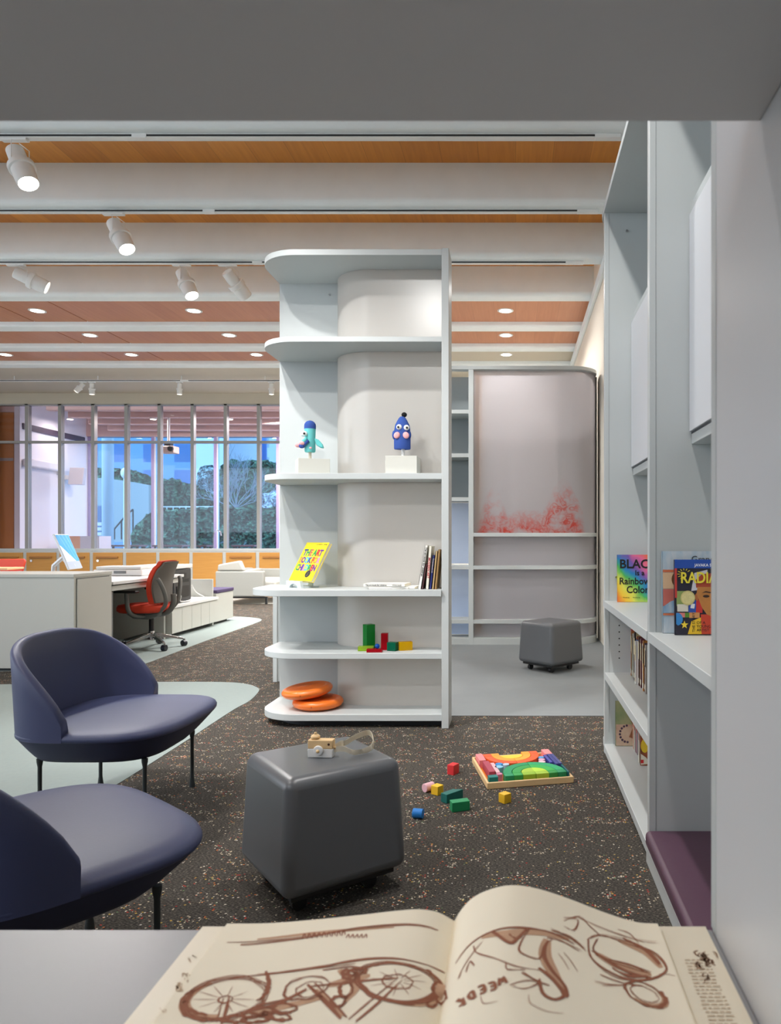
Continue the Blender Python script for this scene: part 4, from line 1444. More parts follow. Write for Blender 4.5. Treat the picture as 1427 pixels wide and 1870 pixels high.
spinetext(b, f, 'The art book for children', .0055, .275, .0185, INK, .0004)
b, f = lean('art_book', 'short dark maroon book leaning between the white and cream spined books', -.612, -.5865, 1.05, .012, mat('book_maroon', (86, 54, 56), .5))
b, f = lean('art_book', 'cream book with red spine lettering and worn jacket', -.585, -.563, 1.168, .02, mat('book_cream', (226, 222, 206), .5))
spinetext(b, f, 'MODERN ART', .003, .205, .021, mat('spine_red', (190, 50, 66), .5), .0004)
b, f = lean('art_book', 'navy blue spined book with white lettering', -.5615, -.539, 1.108, .0145, mat('book_navy', (40, 48, 112), .4))
spinetext(b, f, 'Contemporary art', .004, .20, .0125, PAPER)
TAN = mat('book_tan', (186, 158, 112), .6, var=.1, vs=30)
b, f = lean('art_book', 'tan spined book leaning lightly on the darker brown one', -.5445, -.519, 1.135, .0135, TAN)
b, f = lean('art_book', 'brown spined book nearest the bookcase post', -.528, -.5025, 1.145, .016, mat('book_brown', (150, 116, 70), .6, var=.1, vs=30))

# ------------------------------------------------------------------ puppets on white blocks
TURQ = mat('felt_turquoise', (110, 200, 200), .95, spec=.1, bump=.3, bs=300)
BLUEF = mat('felt_blue', (62, 88, 160), .95, spec=.1, bump=.3, bs=300)
PINKF = mat('felt_pink', (238, 176, 178), .95, spec=.1)
EYE = mat('eye_white', (244, 244, 242), .3)
PLW = mat('plinth_white', (208, 208, 200), .6)
def bcube(name, c, s, h, rz, z, label, m=PLW, group=None, cat='block'):
    v = V3((math.cos(rz), math.sin(rz), 0))
    w = V3((-v.y, v.x, 0))
    return single(name, MB().obox(V3((c[0], c[1], z)) - v * s[0] / 2 - w * s[1] / 2, v * s[0], w * s[1], V3((0, 0, h))), m, label, cat, group, bevel=.0015)


bcube('display_block', (-1.375, 5.0), (.205, .205), .11, R(22), 1.6395, 'white display block under the turquoise puppet, turned at an angle', group='white puppet blocks')
bcube('display_block', (-.742, 4.882), (.205, .19), .115, 0, 1.6395, 'white display block under the blue puppet with the black pompom', group='white puppet blocks')
pa = thing('hand_puppet', 'turquoise felt hand puppet with blue cap, big eyes and wing arms', 'puppet', (-1.365, 4.97, 1.7495))
x0, y0 = -1.368, 4.97
def Q(px_, py_, d=4.97):
    return P(px_, py_, d)
k = 4.97 / F
build('stick', MB().cyl((Q(566.5, 0).x, y0, 1.75), (Q(566.5, 0).x, y0, Q(0, 822).z), .010), mat('stick_wood', (206, 196, 178), .6), pa, world=True, smooth=True)
cx = Q(566.5, 0).x
prof = [(.030, 1.790), (.034, 1.81), (.035, 1.87), (.037, 1.93), (.0375, 1.955)]
build('body', MB().lathe([(.031, Q(0, 826).z), (.036, Q(0, 824).z), (.035, Q(0, 800).z), (.037, Q(0, 786).z), (.0375, Q(0, 783).z)], (cx, y0, 0), (0, 0, 1), 24), TURQ, pa, world=True, smooth=True)
z1, z2 = Q(0, 783.5).z, Q(0, 768).z
build('cap', MB().lathe([(.0385, z1), (.0385, z1 + .022)] + [(.0385 * math.cos(R(a)), z1 + .022 + (z2 - z1 - .022) * math.sin(R(a))) for a in (20, 40, 60, 80, 90)], (cx, y0, 0), (0, 0, 1), 24), BLUEF, pa, world=True, smooth=True)
for (ex, ey, dd, pxx) in ((555, 793, -.012, 0), (559.5, 793.5, -.036, 1)):
    c = V3((Q(ex, ey).x, y0 + dd, Q(ex, ey).z))
    e = build('eye', MB().ball(c, .0185), EYE, pa, world=True, smooth=True)
    if pxx:
        build('pupil', MB().ball(c + V3((.001, -.0165, 0)), .008, (1, .5, 1)), INK, e, world=True, smooth=True)
for a, b, m, tip_, dy in (((562, 803), (547, 814), TURQ, PINKF, -.03), ((567, 806), (555, 816), BLUEF, BLUEF, -.045), ((564, 802), (556, 811), TURQ, PINKF, -.05)):
    p, q = Q(*a), Q(*b)
    p = V3((p.x, y0 + dy, p.z))
    q = V3((q.x, y0 + dy, q.z))
    ar = build('arm', MB().tube([p, (p + q) / 2, q], .012, 10, rr=[.011, .013, .011]), m, pa, world=True, smooth=True)
    build('hand', MB().ball(q, .0175, (1.15, 1, .9)), tip_, ar, world=True, smooth=True)
wp = [(574, 800), (582, 803), (590, 812), (592, 819), (586, 818), (578, 813)]
build('wing', MB().prism([(Q(*p).x, Q(*p).z) for p in wp], y0 - .012, y0 + .012, 1), TURQ, pa, world=True, bevel=.008, seg=3)
build('patch', MB().ball((Q(570, 818).x, y0 - .034, Q(570, 819).z), .009, (1, .5, .8)), PINKF, pa, world=True, smooth=True)

pb_ = thing('hand_puppet', 'dark blue felt hand puppet with black pompom and pink cheeks', 'puppet', (-.755, 4.88, 1.7545))
y0 = 4.88
def Q(px_, py_, d=4.88):
    return P(px_, py_, d)
cx = Q(735, 0).x
build('stick', MB().cyl((cx + .005, y0, 1.755), (cx + .005, y0, Q(0, 816).z), .011), METALW, pb_, world=True, smooth=True)
zz = [(.052, 820.5), (.0545, 819), (.0545, 805), (.053, 795), (.0525, 785), (.047, 776), (.036, 770), (.024, 764), (.014, 761), (0, 760)]
mb = MB().lathe([(r, Q(0, y).z) for r, y in zz], (cx, y0, 0), (0, 0, 1), 28)
mb.v = [V3((v.x, y0 + (v.y - y0) * .8, v.z)) for v in mb.v]
build('body', mb, BLUEF, pb_, world=True, smooth=True)
build('pompom', MB().ball(Q(738.5, 757.5), .0175, (1.05, 1, .95)), mat('felt_black', (20, 20, 22), 1.0), pb_, world=True, smooth=True)
for ex, ey, pp in ((731, 781.5, (730, 782)), (744.2, 782.5, (745.5, 783))):
    c = Q(ex, ey)
    c.y = y0 - .038
    e = build('eye', MB().ball(c, .0185, (1, .8, 1)), EYE, pb_, world=True, smooth=True)
    q = Q(*pp)
    build('pupil', MB().ball((q.x, y0 - .0525, q.z), .0075, (1, .5, 1)), INK, e, world=True, smooth=True)
for ex, ey, sg in ((727, 796.5, 1), (743.5, 796.5, -1)):
    c = Q(ex, ey)
    build('cheek', MB().ball((c.x, y0 - .043, c.z), .019, (1.05, .5, 1.2), Matrix.Rotation(R(25 * sg), 3, 'Y')), PINKF, pb_, world=True, smooth=True)
    ear = Q(721 if sg > 0 else 748, 795)
    build('ear', MB().ball((ear.x, y0 - .015, ear.z), .02, (.7, .7, 1.5)), BLUEF, pb_, world=True, smooth=True)

# ------------------------------------------------------------------ acrylic blocks
def acr(name, c):
    t = NT(name)
    tr = t.n('BsdfTransparent')
    tr.inputs[0].default_value = lin(c)
    d = t.n('BsdfPrincipled', i_Roughness=.1)
    d.inputs['Base Color'].default_value = lin(c)
    m = t.n('MixShader', i_0=.4)
    t.l(tr, m, 0, 1)
    t.l(d, m, 0, 2)
    t.l(m, t.out)
    return t.m


ZS = .4815
ag, al_, ar_, ab, at, ay = acr('acrylic_green', (30, 168, 70)), acr('acrylic_lime', (186, 216, 70)), acr('acrylic_red', (204, 30, 46)), acr('acrylic_blue', (36, 110, 210)), acr('acrylic_teal', (20, 130, 96)), acr('acrylic_yellow', (240, 200, 20))
gq = 'clear coloured acrylic blocks'
bcube('acrylic_block', (-.978, 4.93), (.062, .058), .165, R(38), ZS, 'tall clear green acrylic block standing upright', ag, gq)
bcube('acrylic_block', (-.985, 4.86), (.098, .05), .03, R(4), ZS, 'flat clear lime acrylic slab in front of the green block', al_, gq)
bcube('acrylic_block', (-.868, 4.90), (.044, .044), .11, R(3), ZS, 'upright clear red acrylic block', ar_, gq)
bcube('acrylic_block', (-.915, 4.80), (.10, .044), .022, R(2), ZS, 'flat clear red acrylic block under the blue ball', ar_, gq)
single('acrylic_ball', MB().ball((-.899, 4.80, ZS + .022 + .0165), .016), ab, 'small clear blue ball resting on the flat red block', 'ball', gq, smooth=True)
bcube('acrylic_block', (-.808, 4.86), (.062, .045), .056, R(-18), ZS, 'clear teal acrylic block left of the yellow one', at, gq)
bcube('acrylic_block', (-.729, 4.885), (.088, .045), .056, R(20), ZS, 'clear yellow acrylic block at the right end', ay, gq)

# ------------------------------------------------------------------ balance discs
DISC = mat('orange_rubber', (240, 122, 44), .3)
pr = [(.0, .0), (.10, .0), (.13, .004), (.155, .016), (.1665, .034), (.166, .046), (.155, .060), (.14, .066), (.1255, .064), (.119, .060)] + [(.119 - .0034 * k, .060) for k in range(1, 35)] + [(0, .060)]


def studs(mb):
    for v in mb.v:
        if v.z > .0585 and math.hypot(v.x, v.y) < .117:
            v.z += .0042 * max(0, math.cos(2 * PI * v.x / .0165) * math.cos(2 * PI * v.y / .0165)) ** .7
    return mb
for loc, tilt, lb in (((-1.324, 4.955, .0875), (0, 0, 0), 'orange rubber balance disc lying flat on the bottom shelf'), ((-1.392, 4.955, .166), (R(2), R(-6), 0), 'orange rubber balance disc tilted on top of the other disc')):
    t = thing('balance_disc', lb, 'balance disc', loc, 0, 'orange balance discs')
    t.rotation_euler = tilt
    build('cushion', studs(MB().lathe(pr, n=150)), DISC, t, smooth=True, ang=60)
    build('valve', MB().cyl((0, -.163, .036), (0, -.1675, .036), .006), mat('valve_orange', (200, 90, 30), .5), t)

# ------------------------------------------------------------------ toy camera on the stool
cw = mat('beech_wood', (226, 192, 142), .55, var=.08, vs=20)
cam_t = thing('toy_camera', 'wooden toy camera with white lower half lying on the cube stool', 'toy camera', (-.68, 2.60, .4525), R(-4))
build('body', MB().box((-.047, -.016, .031), (.041, .018, .061)), cw, cam_t, bevel=.002)
build('lower_body', MB().box((-.047, -.016, .0), (.041, .018, .0309)), WHITE, cam_t, bevel=.002)
le = build('lens', MB().lathe([(0, 0), (.0165, 0), (.0175, .004), (.016, .008), (.010, .010), (.0, .008)], (-.008, -.016, .026), (0, -1, 0), 28), WHITE, cam_t, smooth=True)
build('lens_button', MB().ball((-.008, -.0255, .025), .0062), cw, le, smooth=True)
build('viewfinder', MB().cyl((.028, -.0158, .047), (.028, -.0168, .047), .0042), mat('hole_brown', (70, 40, 24), .8), cam_t)
kn = build('shutter_knob', MB().lathe([(.010, 0), (.0155, .003), (.0165, .009), (.012, .014), (.006, .016)], (-.026, .004, .061), (0, 0, 1), 24), cw, cam_t, smooth=True)
build('knob_tip', MB().lathe([(.005, 0), (.0058, .004), (.004, .008), (0, .009)], (-.026, .004, .076), (0, 0, 1), 16), cw, kn, smooth=True)
for zz_ in (.047, .022):
    build('side_peg', MB().ball((-.049, .0, zz_), .004), WHITE if zz_ < .03 else WHITE, cam_t, smooth=True)
build('strap_peg', MB().ball((.045, .002, .032), .0058), cw, cam_t, smooth=True)
pth = smoothpath([V3(p) for p in ((.0435, .004, .034), (.062, .012, .044), (.076, .02, .044), (.105, .065, .056), (.140, .098, .060), (.160, .085, .036), (.158, .06, .018), (.135, .035, .010), (.11, .015, .012), (.095, .008, .018), (.080, .004, .026), (.060, .001, .028), (.0435, -.002, .026))], 6)
vs, vs2 = [], []
for i, p in enumerate(pth):
    f = i / (len(pth) - 1)
    tilt = V3((.15 * math.sin(f * 7), -.55 * math.sin(f * PI), 1)).normalized()
    hw = .0125 * (.75 + .25 * math.sin(f * PI))
    vs.append(p + tilt * hw)
    vs2.append(p - tilt * hw)
lo_z = .0015
for q in (vs, vs2):
    for v in q:
        v.z = max(v.z, lo_z)
th = V3((.0012, .0009, 0))
build('strap', MB().loft([[a, b, b + th, a + th] for a, b in zip(vs, vs2)]), mat('cotton_strap', (246, 234, 210), .9, var=.03, vs=40), cam_t, smooth=True, ang=60, fix=True)

# ------------------------------------------------------------------ blocks scattered on the carpet
RED, YEL, GRN, TEA, BLU, PNK = (mat('paint_' + n, c, .5) for n, c in (('red', (214, 46, 50)), ('yellow', (240, 190, 34)), ('green', (22, 142, 88)), ('teal', (10, 104, 96)), ('blue', (30, 124, 206)), ('pink', (232, 182, 192))))
lo = 'painted wooden blocks scattered on the carpet'


def fblock(px_, py_, s, h, rz, label, m, name='toy_block'):
    c = G(px_, py_, 0)
    return bcube(name, (c.x, c.y), s, h, R(rz), .001, label, m, lo)


fblock(828, 1413, (.052, .040), .05, 62, 'red wooden block lying alone left of the tray', RED)
fblock(799, 1450, (.042, .042), .042, 55, 'yellow wooden cube next to the pale pink cylinder', YEL)
fblock(922.5, 1465, (.042, .042), .042, 42, 'yellow wooden cube lying alone in front of the tray', YEL)
fblock(840, 1479, (.082, .045), .042, 20, 'bright green wooden block nearest in the loose group', GRN)
c = G(826, 1461)
v = V3((math.cos(R(48)), math.sin(R(48)), 0))
w = V3((-v.y, v.x, 0))
mb = MB()
base = [c - v * .052 - w * .02, c + v * .052 - w * .02, c + v * .052 + w * .02, c - v * .052 + w * .02]
topp = [base[0] + V3((0, 0, .042)), base[1] - v * .0 + V3((0, 0, .042)), base[2] - v * .03 + V3((0, 0, .042)), base[3] + V3((0, 0, .042))]
mb.add([b + V3((0, 0, .001)) for b in base] + topp, [(3, 2, 1, 0), (4, 5, 6, 7), (0, 1, 5, 4), (1, 2, 6, 5), (2, 3, 7, 6), (3, 0, 4, 7)])
single('toy_block', mb, TEA, 'dark teal slanted wooden block behind the bright green one', 'block', lo, bevel=.0015)
c = G(764, 1494)
single('toy_cylinder', MB().cyl(c + V3((-.022, .004, .021)), c + V3((.022, -.004, .021)), .020, n=32), BLU, 'blue wooden cylinder lying on its side right of the stool', 'block', lo, bevel=.001)
c = G(783, 1445)
single('toy_cylinder', MB().cyl(c + V3((-.018, -.018, .021)), c + V3((.018, .018, .021)), .0205, n=32), PNK, 'pale pink wooden cylinder lying behind the yellow cube', 'block', lo, bevel=.001)

# ------------------------------------------------------------------ tray with the rainbow block set
TO, TRZ, TS = V3((-.138, 3.585, .001)), R(13), .44
tray = thing('block_tray', 'beech tray with an orange base holding the rainbow block set', 'tray', TO, TRZ)
for a, b in (((0, 0, 0), (TS, .012, .032)), ((0, TS - .012, 0), (TS, TS, .032)), ((0, .012, 0), (.012, TS - .012, .032)), ((TS - .012, .012, 0), (TS, TS - .012, .032))):
    build('rim', MB().box(a, b), cw, tray, bevel=.003)
build('base_board', MB().box((.012, .012, .002), (TS - .012, TS - .012, .010)), mat('tray_orange', (232, 140, 40), .5), tray)
tg = 'rainbow blocks in the beech tray'
Mt = Matrix.Translation(TO) @ Matrix.Rotation(TRZ, 4, 'Z')
ZT = .0105


def tblock(pts, h, m, label, name='toy_block', z=ZT):
    c = V3((sum(p[0] for p in pts) / len(pts), sum(p[1] for p in pts) / len(pts), z))
    o = build(name, MB().prism([(p[0] - c.x, p[1] - c.y) for p in pts], 0, h), m, None, bevel=.0015)
    o.location = Mt @ c
    o.rotation_euler = (0, 0, TRZ)
    return tag(o, label + ' in the beech tray', 'block', tg)


def sect(cx, cy, r0, r1, a0, a1):
    g = .0012
    a = arc(cx, cy, r1 - g, r1 - g, a0 + .4, a1 - .4, 10)
    b = arc(cx, cy, r0 + g, r0 + g, a0 + .6, a1 - .6, 10) if r0 > 0 else [(cx, cy)]
    return a + b[::-1]


def pm(n, c):
    return mat('block_' + n, c, .5)


def tb(x0, y0, x1, y1):
    return [(x0, y0), (x1, y0), (x1, y1), (x0, y1)]


gx, gy = .255, .072
H = .038
GR = (('lime', (170, 204, 62), 0, .066), ('mid green', (44, 160, 74), .066, .112), ('emerald', (22, 150, 96), .112, .158))
for nm, c, r0, r1 in GR:
    for a0, a1, sd_ in ((90, 180, 'left half of the %s arch'), (0, 90, 'right half of the %s arch')):
        c2 = tuple(min(255, int(q * (1.0 if a0 else 1.12))) for q in c)
        tblock(sect(gx, gy, r0, r1, a0, a1), H, pm(nm + str(a0), c2), sd_ % nm)
    if nm != 'lime':
        tblock(tb(gx - r1, .032, gx - r0 - .001, gy - .001), H, pm(nm + 'l', c), 'short %s block under the left foot of the arch' % nm)
        tblock(tb(gx + r0 + .001, .032, gx + r1, gy - .001), H, pm(nm + 'r', tuple(int(q * .92) for q in c)), 'short %s block under the right foot of the arch' % nm)
    else:
        tblock(tb(gx - r1, .032, gx - .001, gy - .001), H, pm('lime2', (150, 190, 50)), 'lime cube under the middle of the arch, left one')
        tblock(tb(gx + .001, .032, gx + r1, gy - .001), H, pm('lime3', (164, 200, 60)), 'lime cube under the middle of the arch, right one')
ox, oy = .205, .375
OR = (('yellow', (246, 206, 60), 0, .062), ('amber', (242, 160, 52), .062, .105), ('orange red', (234, 92, 40), .105, .15))
for nm, c, r0, r1 in OR:
    if r0 == 0:
        tblock(sect(ox, oy, 0, r1, 180, 360), H, pm(nm, c), 'yellow half disc at the top')
    else:
        tblock(sect(ox, oy, r0, r1, 180, 270), H, pm(nm + 'a', c), 'left half of the upturned %s arch' % nm)
        tblock(sect(ox, oy, r0, r1, 270, 360), H, pm(nm + 'b', tuple(min(255, int(q * 1.06)) for q in c)), 'right half of the upturned %s arch' % nm)
        tblock(tb(ox - r1, oy + .001, ox - r0 - .001, oy + .045), H, pm(nm + 'c', tuple(min(255, int(q * .97)) for q in c)), '%s block on the left end of the upturned arch' % nm)
        tblock(tb(ox + r0 + .001, oy + .001, ox + r1, oy + .045), H, pm(nm + 'd', tuple(min(255, int(q * 1.03)) for q in c)), '%s block on the right end of the upturned arch' % nm)
for pts, h, c, nm in ((tb(.016, .30, .052, .42), .042, (232, 138, 142), 'rose pink long block in the top left corner'), (tb(.030, .105, .062, .285), .042, (176, 72, 92), 'maroon long block on the left'),
                      (tb(.066, .10, .086, .262), .038, (238, 184, 192), 'pale pink slim bar right of the maroon one'), (tb(.014, .022, .060, .062), .04, (8, 120, 116), 'dark teal block in the front left corner'),
                      (tb(.066, .07, .092, .097), .036, (206, 130, 160), 'mauve small block left of the emerald arch'), (tb(.385, .337, .425, .425), .042, (240, 146, 148), 'coral pink block in the top right corner'),
                      (tb(.392, .16, .409, .335), .042, (64, 68, 140), 'indigo slim bar on the right'), (tb(.411, .16, .427, .335), .042, (72, 78, 140), 'outermost indigo slim bar on the right'),
                      (tb(.372, .20, .389, .335), .038, (66, 72, 160), 'violet blue slim bar left of the indigo bars'), (tb(.417, .032, .427, .155), .038, (12, 96, 104), 'dark teal slim bar along the right rim'),
                      (tb(.416, .032, .416, .033), 0, (0, 0, 0), '')):
    if h:
        tblock(pts, h, pm(nm, c), nm)
for (x, y), r, c, nm in (((.108, .235), .020, (52, 140, 206), 'blue upright cylinder on the left'), ((.098, .190), .022, (140, 196, 224), 'sky blue upright cylinder on the left'), ((.142, .222), .0175, (182, 200, 220), 'pale grey blue cylinder above the emerald arch'),
                         ((.352, .30), .016, (88, 160, 218), 'light blue cylinder on the right'), ((.345, .262), .018, (222, 170, 196), 'pink upright cylinder on the right'), ((.336, .222), .018, (236, 198, 208), 'pale pink upright cylinder on the right')):
    o = build('toy_cylinder', MB().cyl((0, 0, 0), (0, 0, H), r, n=32), pm(nm, c), None, bevel=.0015)
    o.location = Mt @ V3((x, y, ZT))
    tag(o, nm + ' in the beech tray', 'block', tg)

# ------------------------------------------------------------------ books in the wall bookcase
def rainbow():
    t = NT('rainbow_cover')
    tc = t.n('TexCoord')
    s = t.n('SeparateXYZ')
    t.l(tc, s, 'Object', 0)
    nz = t.n('TexNoise', i_Scale=14.0, i_Detail=5.0)
    t.l(tc, nz, 'Object', 'Vector')
    f = t.math('ADD', t.math('MULTIPLY', t.math('ADD', s.outputs[0], t.math('MULTIPLY', s.outputs[2], .9)), 2.35), t.math('MULTIPLY', t.math('SUBTRACT', nz.outputs[0], .5), .28))
    c = t.ramp(f, [(0.02, lin((236, 96, 50))), (.16, lin((246, 200, 60))), (.28, lin((230, 226, 90))), (.42, lin((80, 180, 90))), (.54, lin((40, 130, 190))), (.66, lin((120, 90, 170))), (.8, lin((232, 110, 150))), (.94, lin((240, 110, 70)))])
    t.bsdf(c, .4)
    return t.m


RB = rainbow()
zt = .8665
x0 = P(1128, 0, 4.10).x
t = book('picture_book', 'rainbow coloured picture book with black title on the far bay shelf', 'picture books on the middle shelf', (x0, 4.112, zt), (1, 0, 0), (0, 0.045, 1), (0, -1, 0.045), .255, .262, .014, RB)
fr = frame((x0, 4.112 - .0142, zt + .0006), (1, 0, 0), (0, .045, 1))
for s_, u, v, size, b, sx in (('BLACK', .012, .188, .068, .0016, 1.0), ('Is a', .098, .148, .040, .0007, 1.0), ('Rainbow', .010, .098, .053, .0009, .92), ('Color', .050, .050, .055, .0009, .92)):
    text('title_lettering', s_, fr, u, v, size, INK, t, .0012, 'LEFT', b, sx)
text('small_lettering', 'Words by', fr, .03, .022, .009, INK, t, .0012)
text('small_lettering', 'Pictures by', fr, .085, .022, .009, INK, t, .0012)

PAINT = None
def painty(name, c1, c2, sc=20, stretch=(1, 1, .3)):
    t = NT(name)
    mp = t.coords(stretch)
    nz = t.n('TexNoise', i_Scale=float(sc), i_Detail=6.0)
    t.l(mp, nz, 0, 'Vector')
    c = t.ramp(nz.outputs[0], [(.32, lin(c1)), (.68, lin(c2))])
    t.bsdf(c, .45)
    return t.m


GC = painty('cover_sky', (150, 190, 214), (212, 220, 228), 26, (1, 1, .35))
xg = P(1212, 0, 2.74).x
yg = 2.765
t = book('picture_book', 'large pale blue picture book with orange bands, behind the collage covered one', 'picture books on the middle shelf', (xg, yg, zt), (1, 0, 0), (0, .04, 1), (0, -1, .04), .26, .305, .014, GC)
fr = frame((xg, yg - .0142, zt + .0006), (1, 0, 0), (0, .04, 1))
OB = mat('art_orange', (226, 128, 88), .5)
build('orange_band', MB().plate(fr, rrect(.002, .226, .258, .236, .001), .0010), OB, t, world=True)
build('orange_band', MB().plate(fr, rrect(.002, .066, .258, .074, .001), .0010), OB, t, world=True)
build('peach_field', MB().plate(fr, rrect(.002, .165, .258, .225, .001), .0010), mat('art_peach', (238, 200, 160), .5, var=.06, vs=30), t, world=True)
build('coral_field', MB().plate(fr, rrect(.002, .10, .258, .164, .001), .0010), mat('art_coral', (212, 118, 106), .5, var=.08, vs=30), t, world=True)
build('blue_shirt', MB().plate(fr, [(.004, .075), (.004, .10), (.03, .118), (.06, .128), (.11, .12), (.12, .075)], .0018), painty('art_shirt', (90, 156, 204), (206, 220, 230), 30), t, world=True)
build('brown_hat', MB().plate(fr, [(x, y) for x, y in arc(.072, .20, .038, .036, 0, 350, 24)], .0022), mat('art_hat', (120, 74, 46), .5), t, world=True)
build('hat_band', MB().plate(fr, [(x, y) for x, y in arc(.080, .188, .032, .028, 0, 350, 24)], .0028), mat('art_hat2', (88, 52, 34), .5), t, world=True)
text('title_lettering', 'Grandpa', fr, .108, .264, .034, mat('ink_grey', (70, 72, 80), .6), t, .0012)

yr = 2.715
xr_ = P(1234, 0, yr - .02).x
t = book('picture_book', 'colourful collage covered picture book with yellow title, front of the near bay', 'picture books on the middle shelf', (xr_, yr, zt), (1, 0, 0), (0, .04, 1), (0, -1, .04), .25, .275, .016, mat('art_navy', (44, 42, 58), .4))
fr = frame((xr_, yr - .0162, zt + .0006), (1, 0, 0), (0, .04, 1))
def pl(nm, pts, c, off, **kw):
    return build(nm, MB().plate(fr, pts, off), mat('art_' + nm + str(len(MC)), c, .45, **kw), t, world=True)
pl('top_band', rrect(.0, .243, .25, .275, .0005), (40, 84, 176), .0006)
pl('spine_edge', rrect(.0, .135, .008, .243, .0005), (206, 66, 60), .0012)
pl('pale_scrap', [(.06, .16), (.118, .168), (.12, .238), (.072, .226)], (206, 204, 214), .0009)
pl('olive_scrap', rrect(.006, .105, .05, .16, .002), (150, 170, 100), .0010, var=.15, vs=60)
pl('cream_scrap', rrect(.008, .085, .048, .112, .001), (226, 220, 204), .0016)
pl('red_scrap', [(.05, .085), (.10, .08), (.102, .13), (.055, .125)], (206, 52, 50), .0014)
pl('blue_scrap', [(.048, .082), (.076, .082), (.078, .128), (.052, .124)], (44, 80, 170), .0018)
pl('card_scrap', [(.056, .098), (.07, .096), (.073, .113), (.059, .115)], (232, 232, 236), .0024)
pl('pink_scrap', rrect(.006, .064, .036, .081, .001), (220, 130, 120), .0014)
pl('green_scrap', rrect(.036, .064, .052, .081, .001), (92, 140, 50), .0016)
pl('tan_scrap', rrect(.052, .062, .09, .082, .001), (216, 150, 90), .0014)
pl('blue_disc', [(.004, .04)] + arc(.006, .058, .022, .024, -80, 70, 12) + [(.004, .08)], (58, 140, 210), .0018)
pl('star', [(.034 + (.0145 if k % 2 == 0 else .006) * math.sin(2 * PI * k / 10), .037 + (.0155 if k % 2 == 0 else .0065) * math.cos(2 * PI * k / 10)) for k in range(10)], (246, 214, 60), .0018)
pl('yellow_jacket', [(.046, .003), (.25, .003), (.25, .05), (.18, .07), (.118, .074), (.06, .05)], (240, 196, 44), .0010, var=.12, vs=40)
pl('red_shirt', [(.096, .003), (.16, .003), (.17, .06), (.12, .075), (.094, .075)], (206, 70, 44), .0016)
pl('cap', [(.078, .172), (.076, .20), (.10, .222), (.16, .228), (.22, .215), (.225, .172)], (176, 74, 48), .0012)
fa_ = [(.083, .175), (.079, .15), (.085, .135), (.098, .10), (.116, .075), (.15, .06), (.185, .072), (.205, .105), (.22, .15), (.215, .175)]
pl('painted_face', fa_, (196, 130, 66), .0020, var=.18, vs=30)
pl('ear', [(x, y) for x, y in arc(.080, .138, .007, .014, 0, 345, 14)], (184, 108, 60), .0018)
pl('eye', [(x, y) for x, y in arc(.114, .141, .012, .005, 0, 345, 14)], (60, 40, 34), .0026)
pl('eyebrow', [(.098, .152), (.112, .160), (.132, .156), (.131, .152), (.112, .155)], (70, 44, 34), .0026)
pl('nose_line', [(.138, .14), (.134, .105), (.146, .10), (.146, .103), (.138, .107), (.141, .14)], (120, 70, 44), .0026)
pl('mouth', [(.126, .086), (.145, .092), (.17, .086), (.145, .08)], (150, 60, 56), .0026)
pl('medal', [(x, y) for x, y in arc(.047, .135, .0265, .0265, 0, 350, 32)], (214, 200, 132), .0032)
pl('medal_ring', [(x, y) for x, y in arc(.047, .135, .022, .022, 0, 350, 32)], (226, 214, 150), .0038, var=.2, vs=150)
YT = mat('title_yellow', (244, 226, 70), .4)
text('author_lettering', 'JAVAKA STEPTOE', fr, .073, .250, .0145, mat('lettering_white', (238, 240, 246), .5), t, .0016, bold=.0003)
text('title_lettering', 'RADIANT', fr, .020, .190, .056, YT, t, .0034, bold=.0012, sx=.82)
for k in range(9):
    a = R(40 + 28 * k)
    c = V3((.035, .222, 0))
    p, q = (c.x + .016 * math.cos(a), c.y + .014 * math.sin(a)), (c.x + .026 * math.cos(a), c.y + .021 * math.sin(a))
    nx, ny = -math.sin(a) * .0011, math.cos(a) * .0011
    build('ray', MB().plate(fr, [(p[0] - nx, p[1] - ny), (q[0] - nx, q[1] - ny), (q[0] + nx, q[1] + ny), (p[0] + nx, p[1] + ny)], .0034), YT, t, world=True)
text('subtitle_lettering', 'THE STORY', fr, .072, .011, .0135, INK, t, .0022, rot=R(90))
for k, s_ in enumerate(('OF A', 'YOUNG', 'ARTIST')):
    text('subtitle_lettering', s_, fr, .078, .040 - .0135 * k, .0145, INK, t, .0022)

# spines on the middle level of the far bay
xs_ = .645
sets = [((206, 96, 84), .26, .022), ((190, 120, 70), .245, .017), ((226, 178, 60), .22, .02), ((70, 110, 90), .235, .015), ((238, 230, 212), .24, .014), ((34, 32, 34), .25, .03), ((60, 44, 42), .232, .022), ((44, 40, 44), .252, .026),
        ((222, 202, 150), .255, .016), ((178, 96, 60), .24, .022), ((70, 90, 140), .225, .018), ((236, 234, 228), .222, .03), ((160, 80, 76), .242, .02), ((90, 50, 40), .25, .022), ((210, 190, 160), .24, .02), ((120, 60, 70), .25, .026), ((60, 90, 96), .24, .024), ((226, 220, 206), .23, .03), ((200, 130, 60), .25, .024), ((70, 60, 80), .24, .026), ((190, 180, 170), .235, .024)]
names = ['coral', 'rust brown', 'mustard', 'sage green', 'ivory', 'thick black', 'dark brown', 'charcoal', 'sand', 'copper', 'slate blue', 'thick white', 'dusty red', 'chocolate', 'beige', 'wine', 'petrol', 'chalk', 'ochre', 'aubergine', 'stone grey']
y = 4.12
rr_ = random.Random(3)
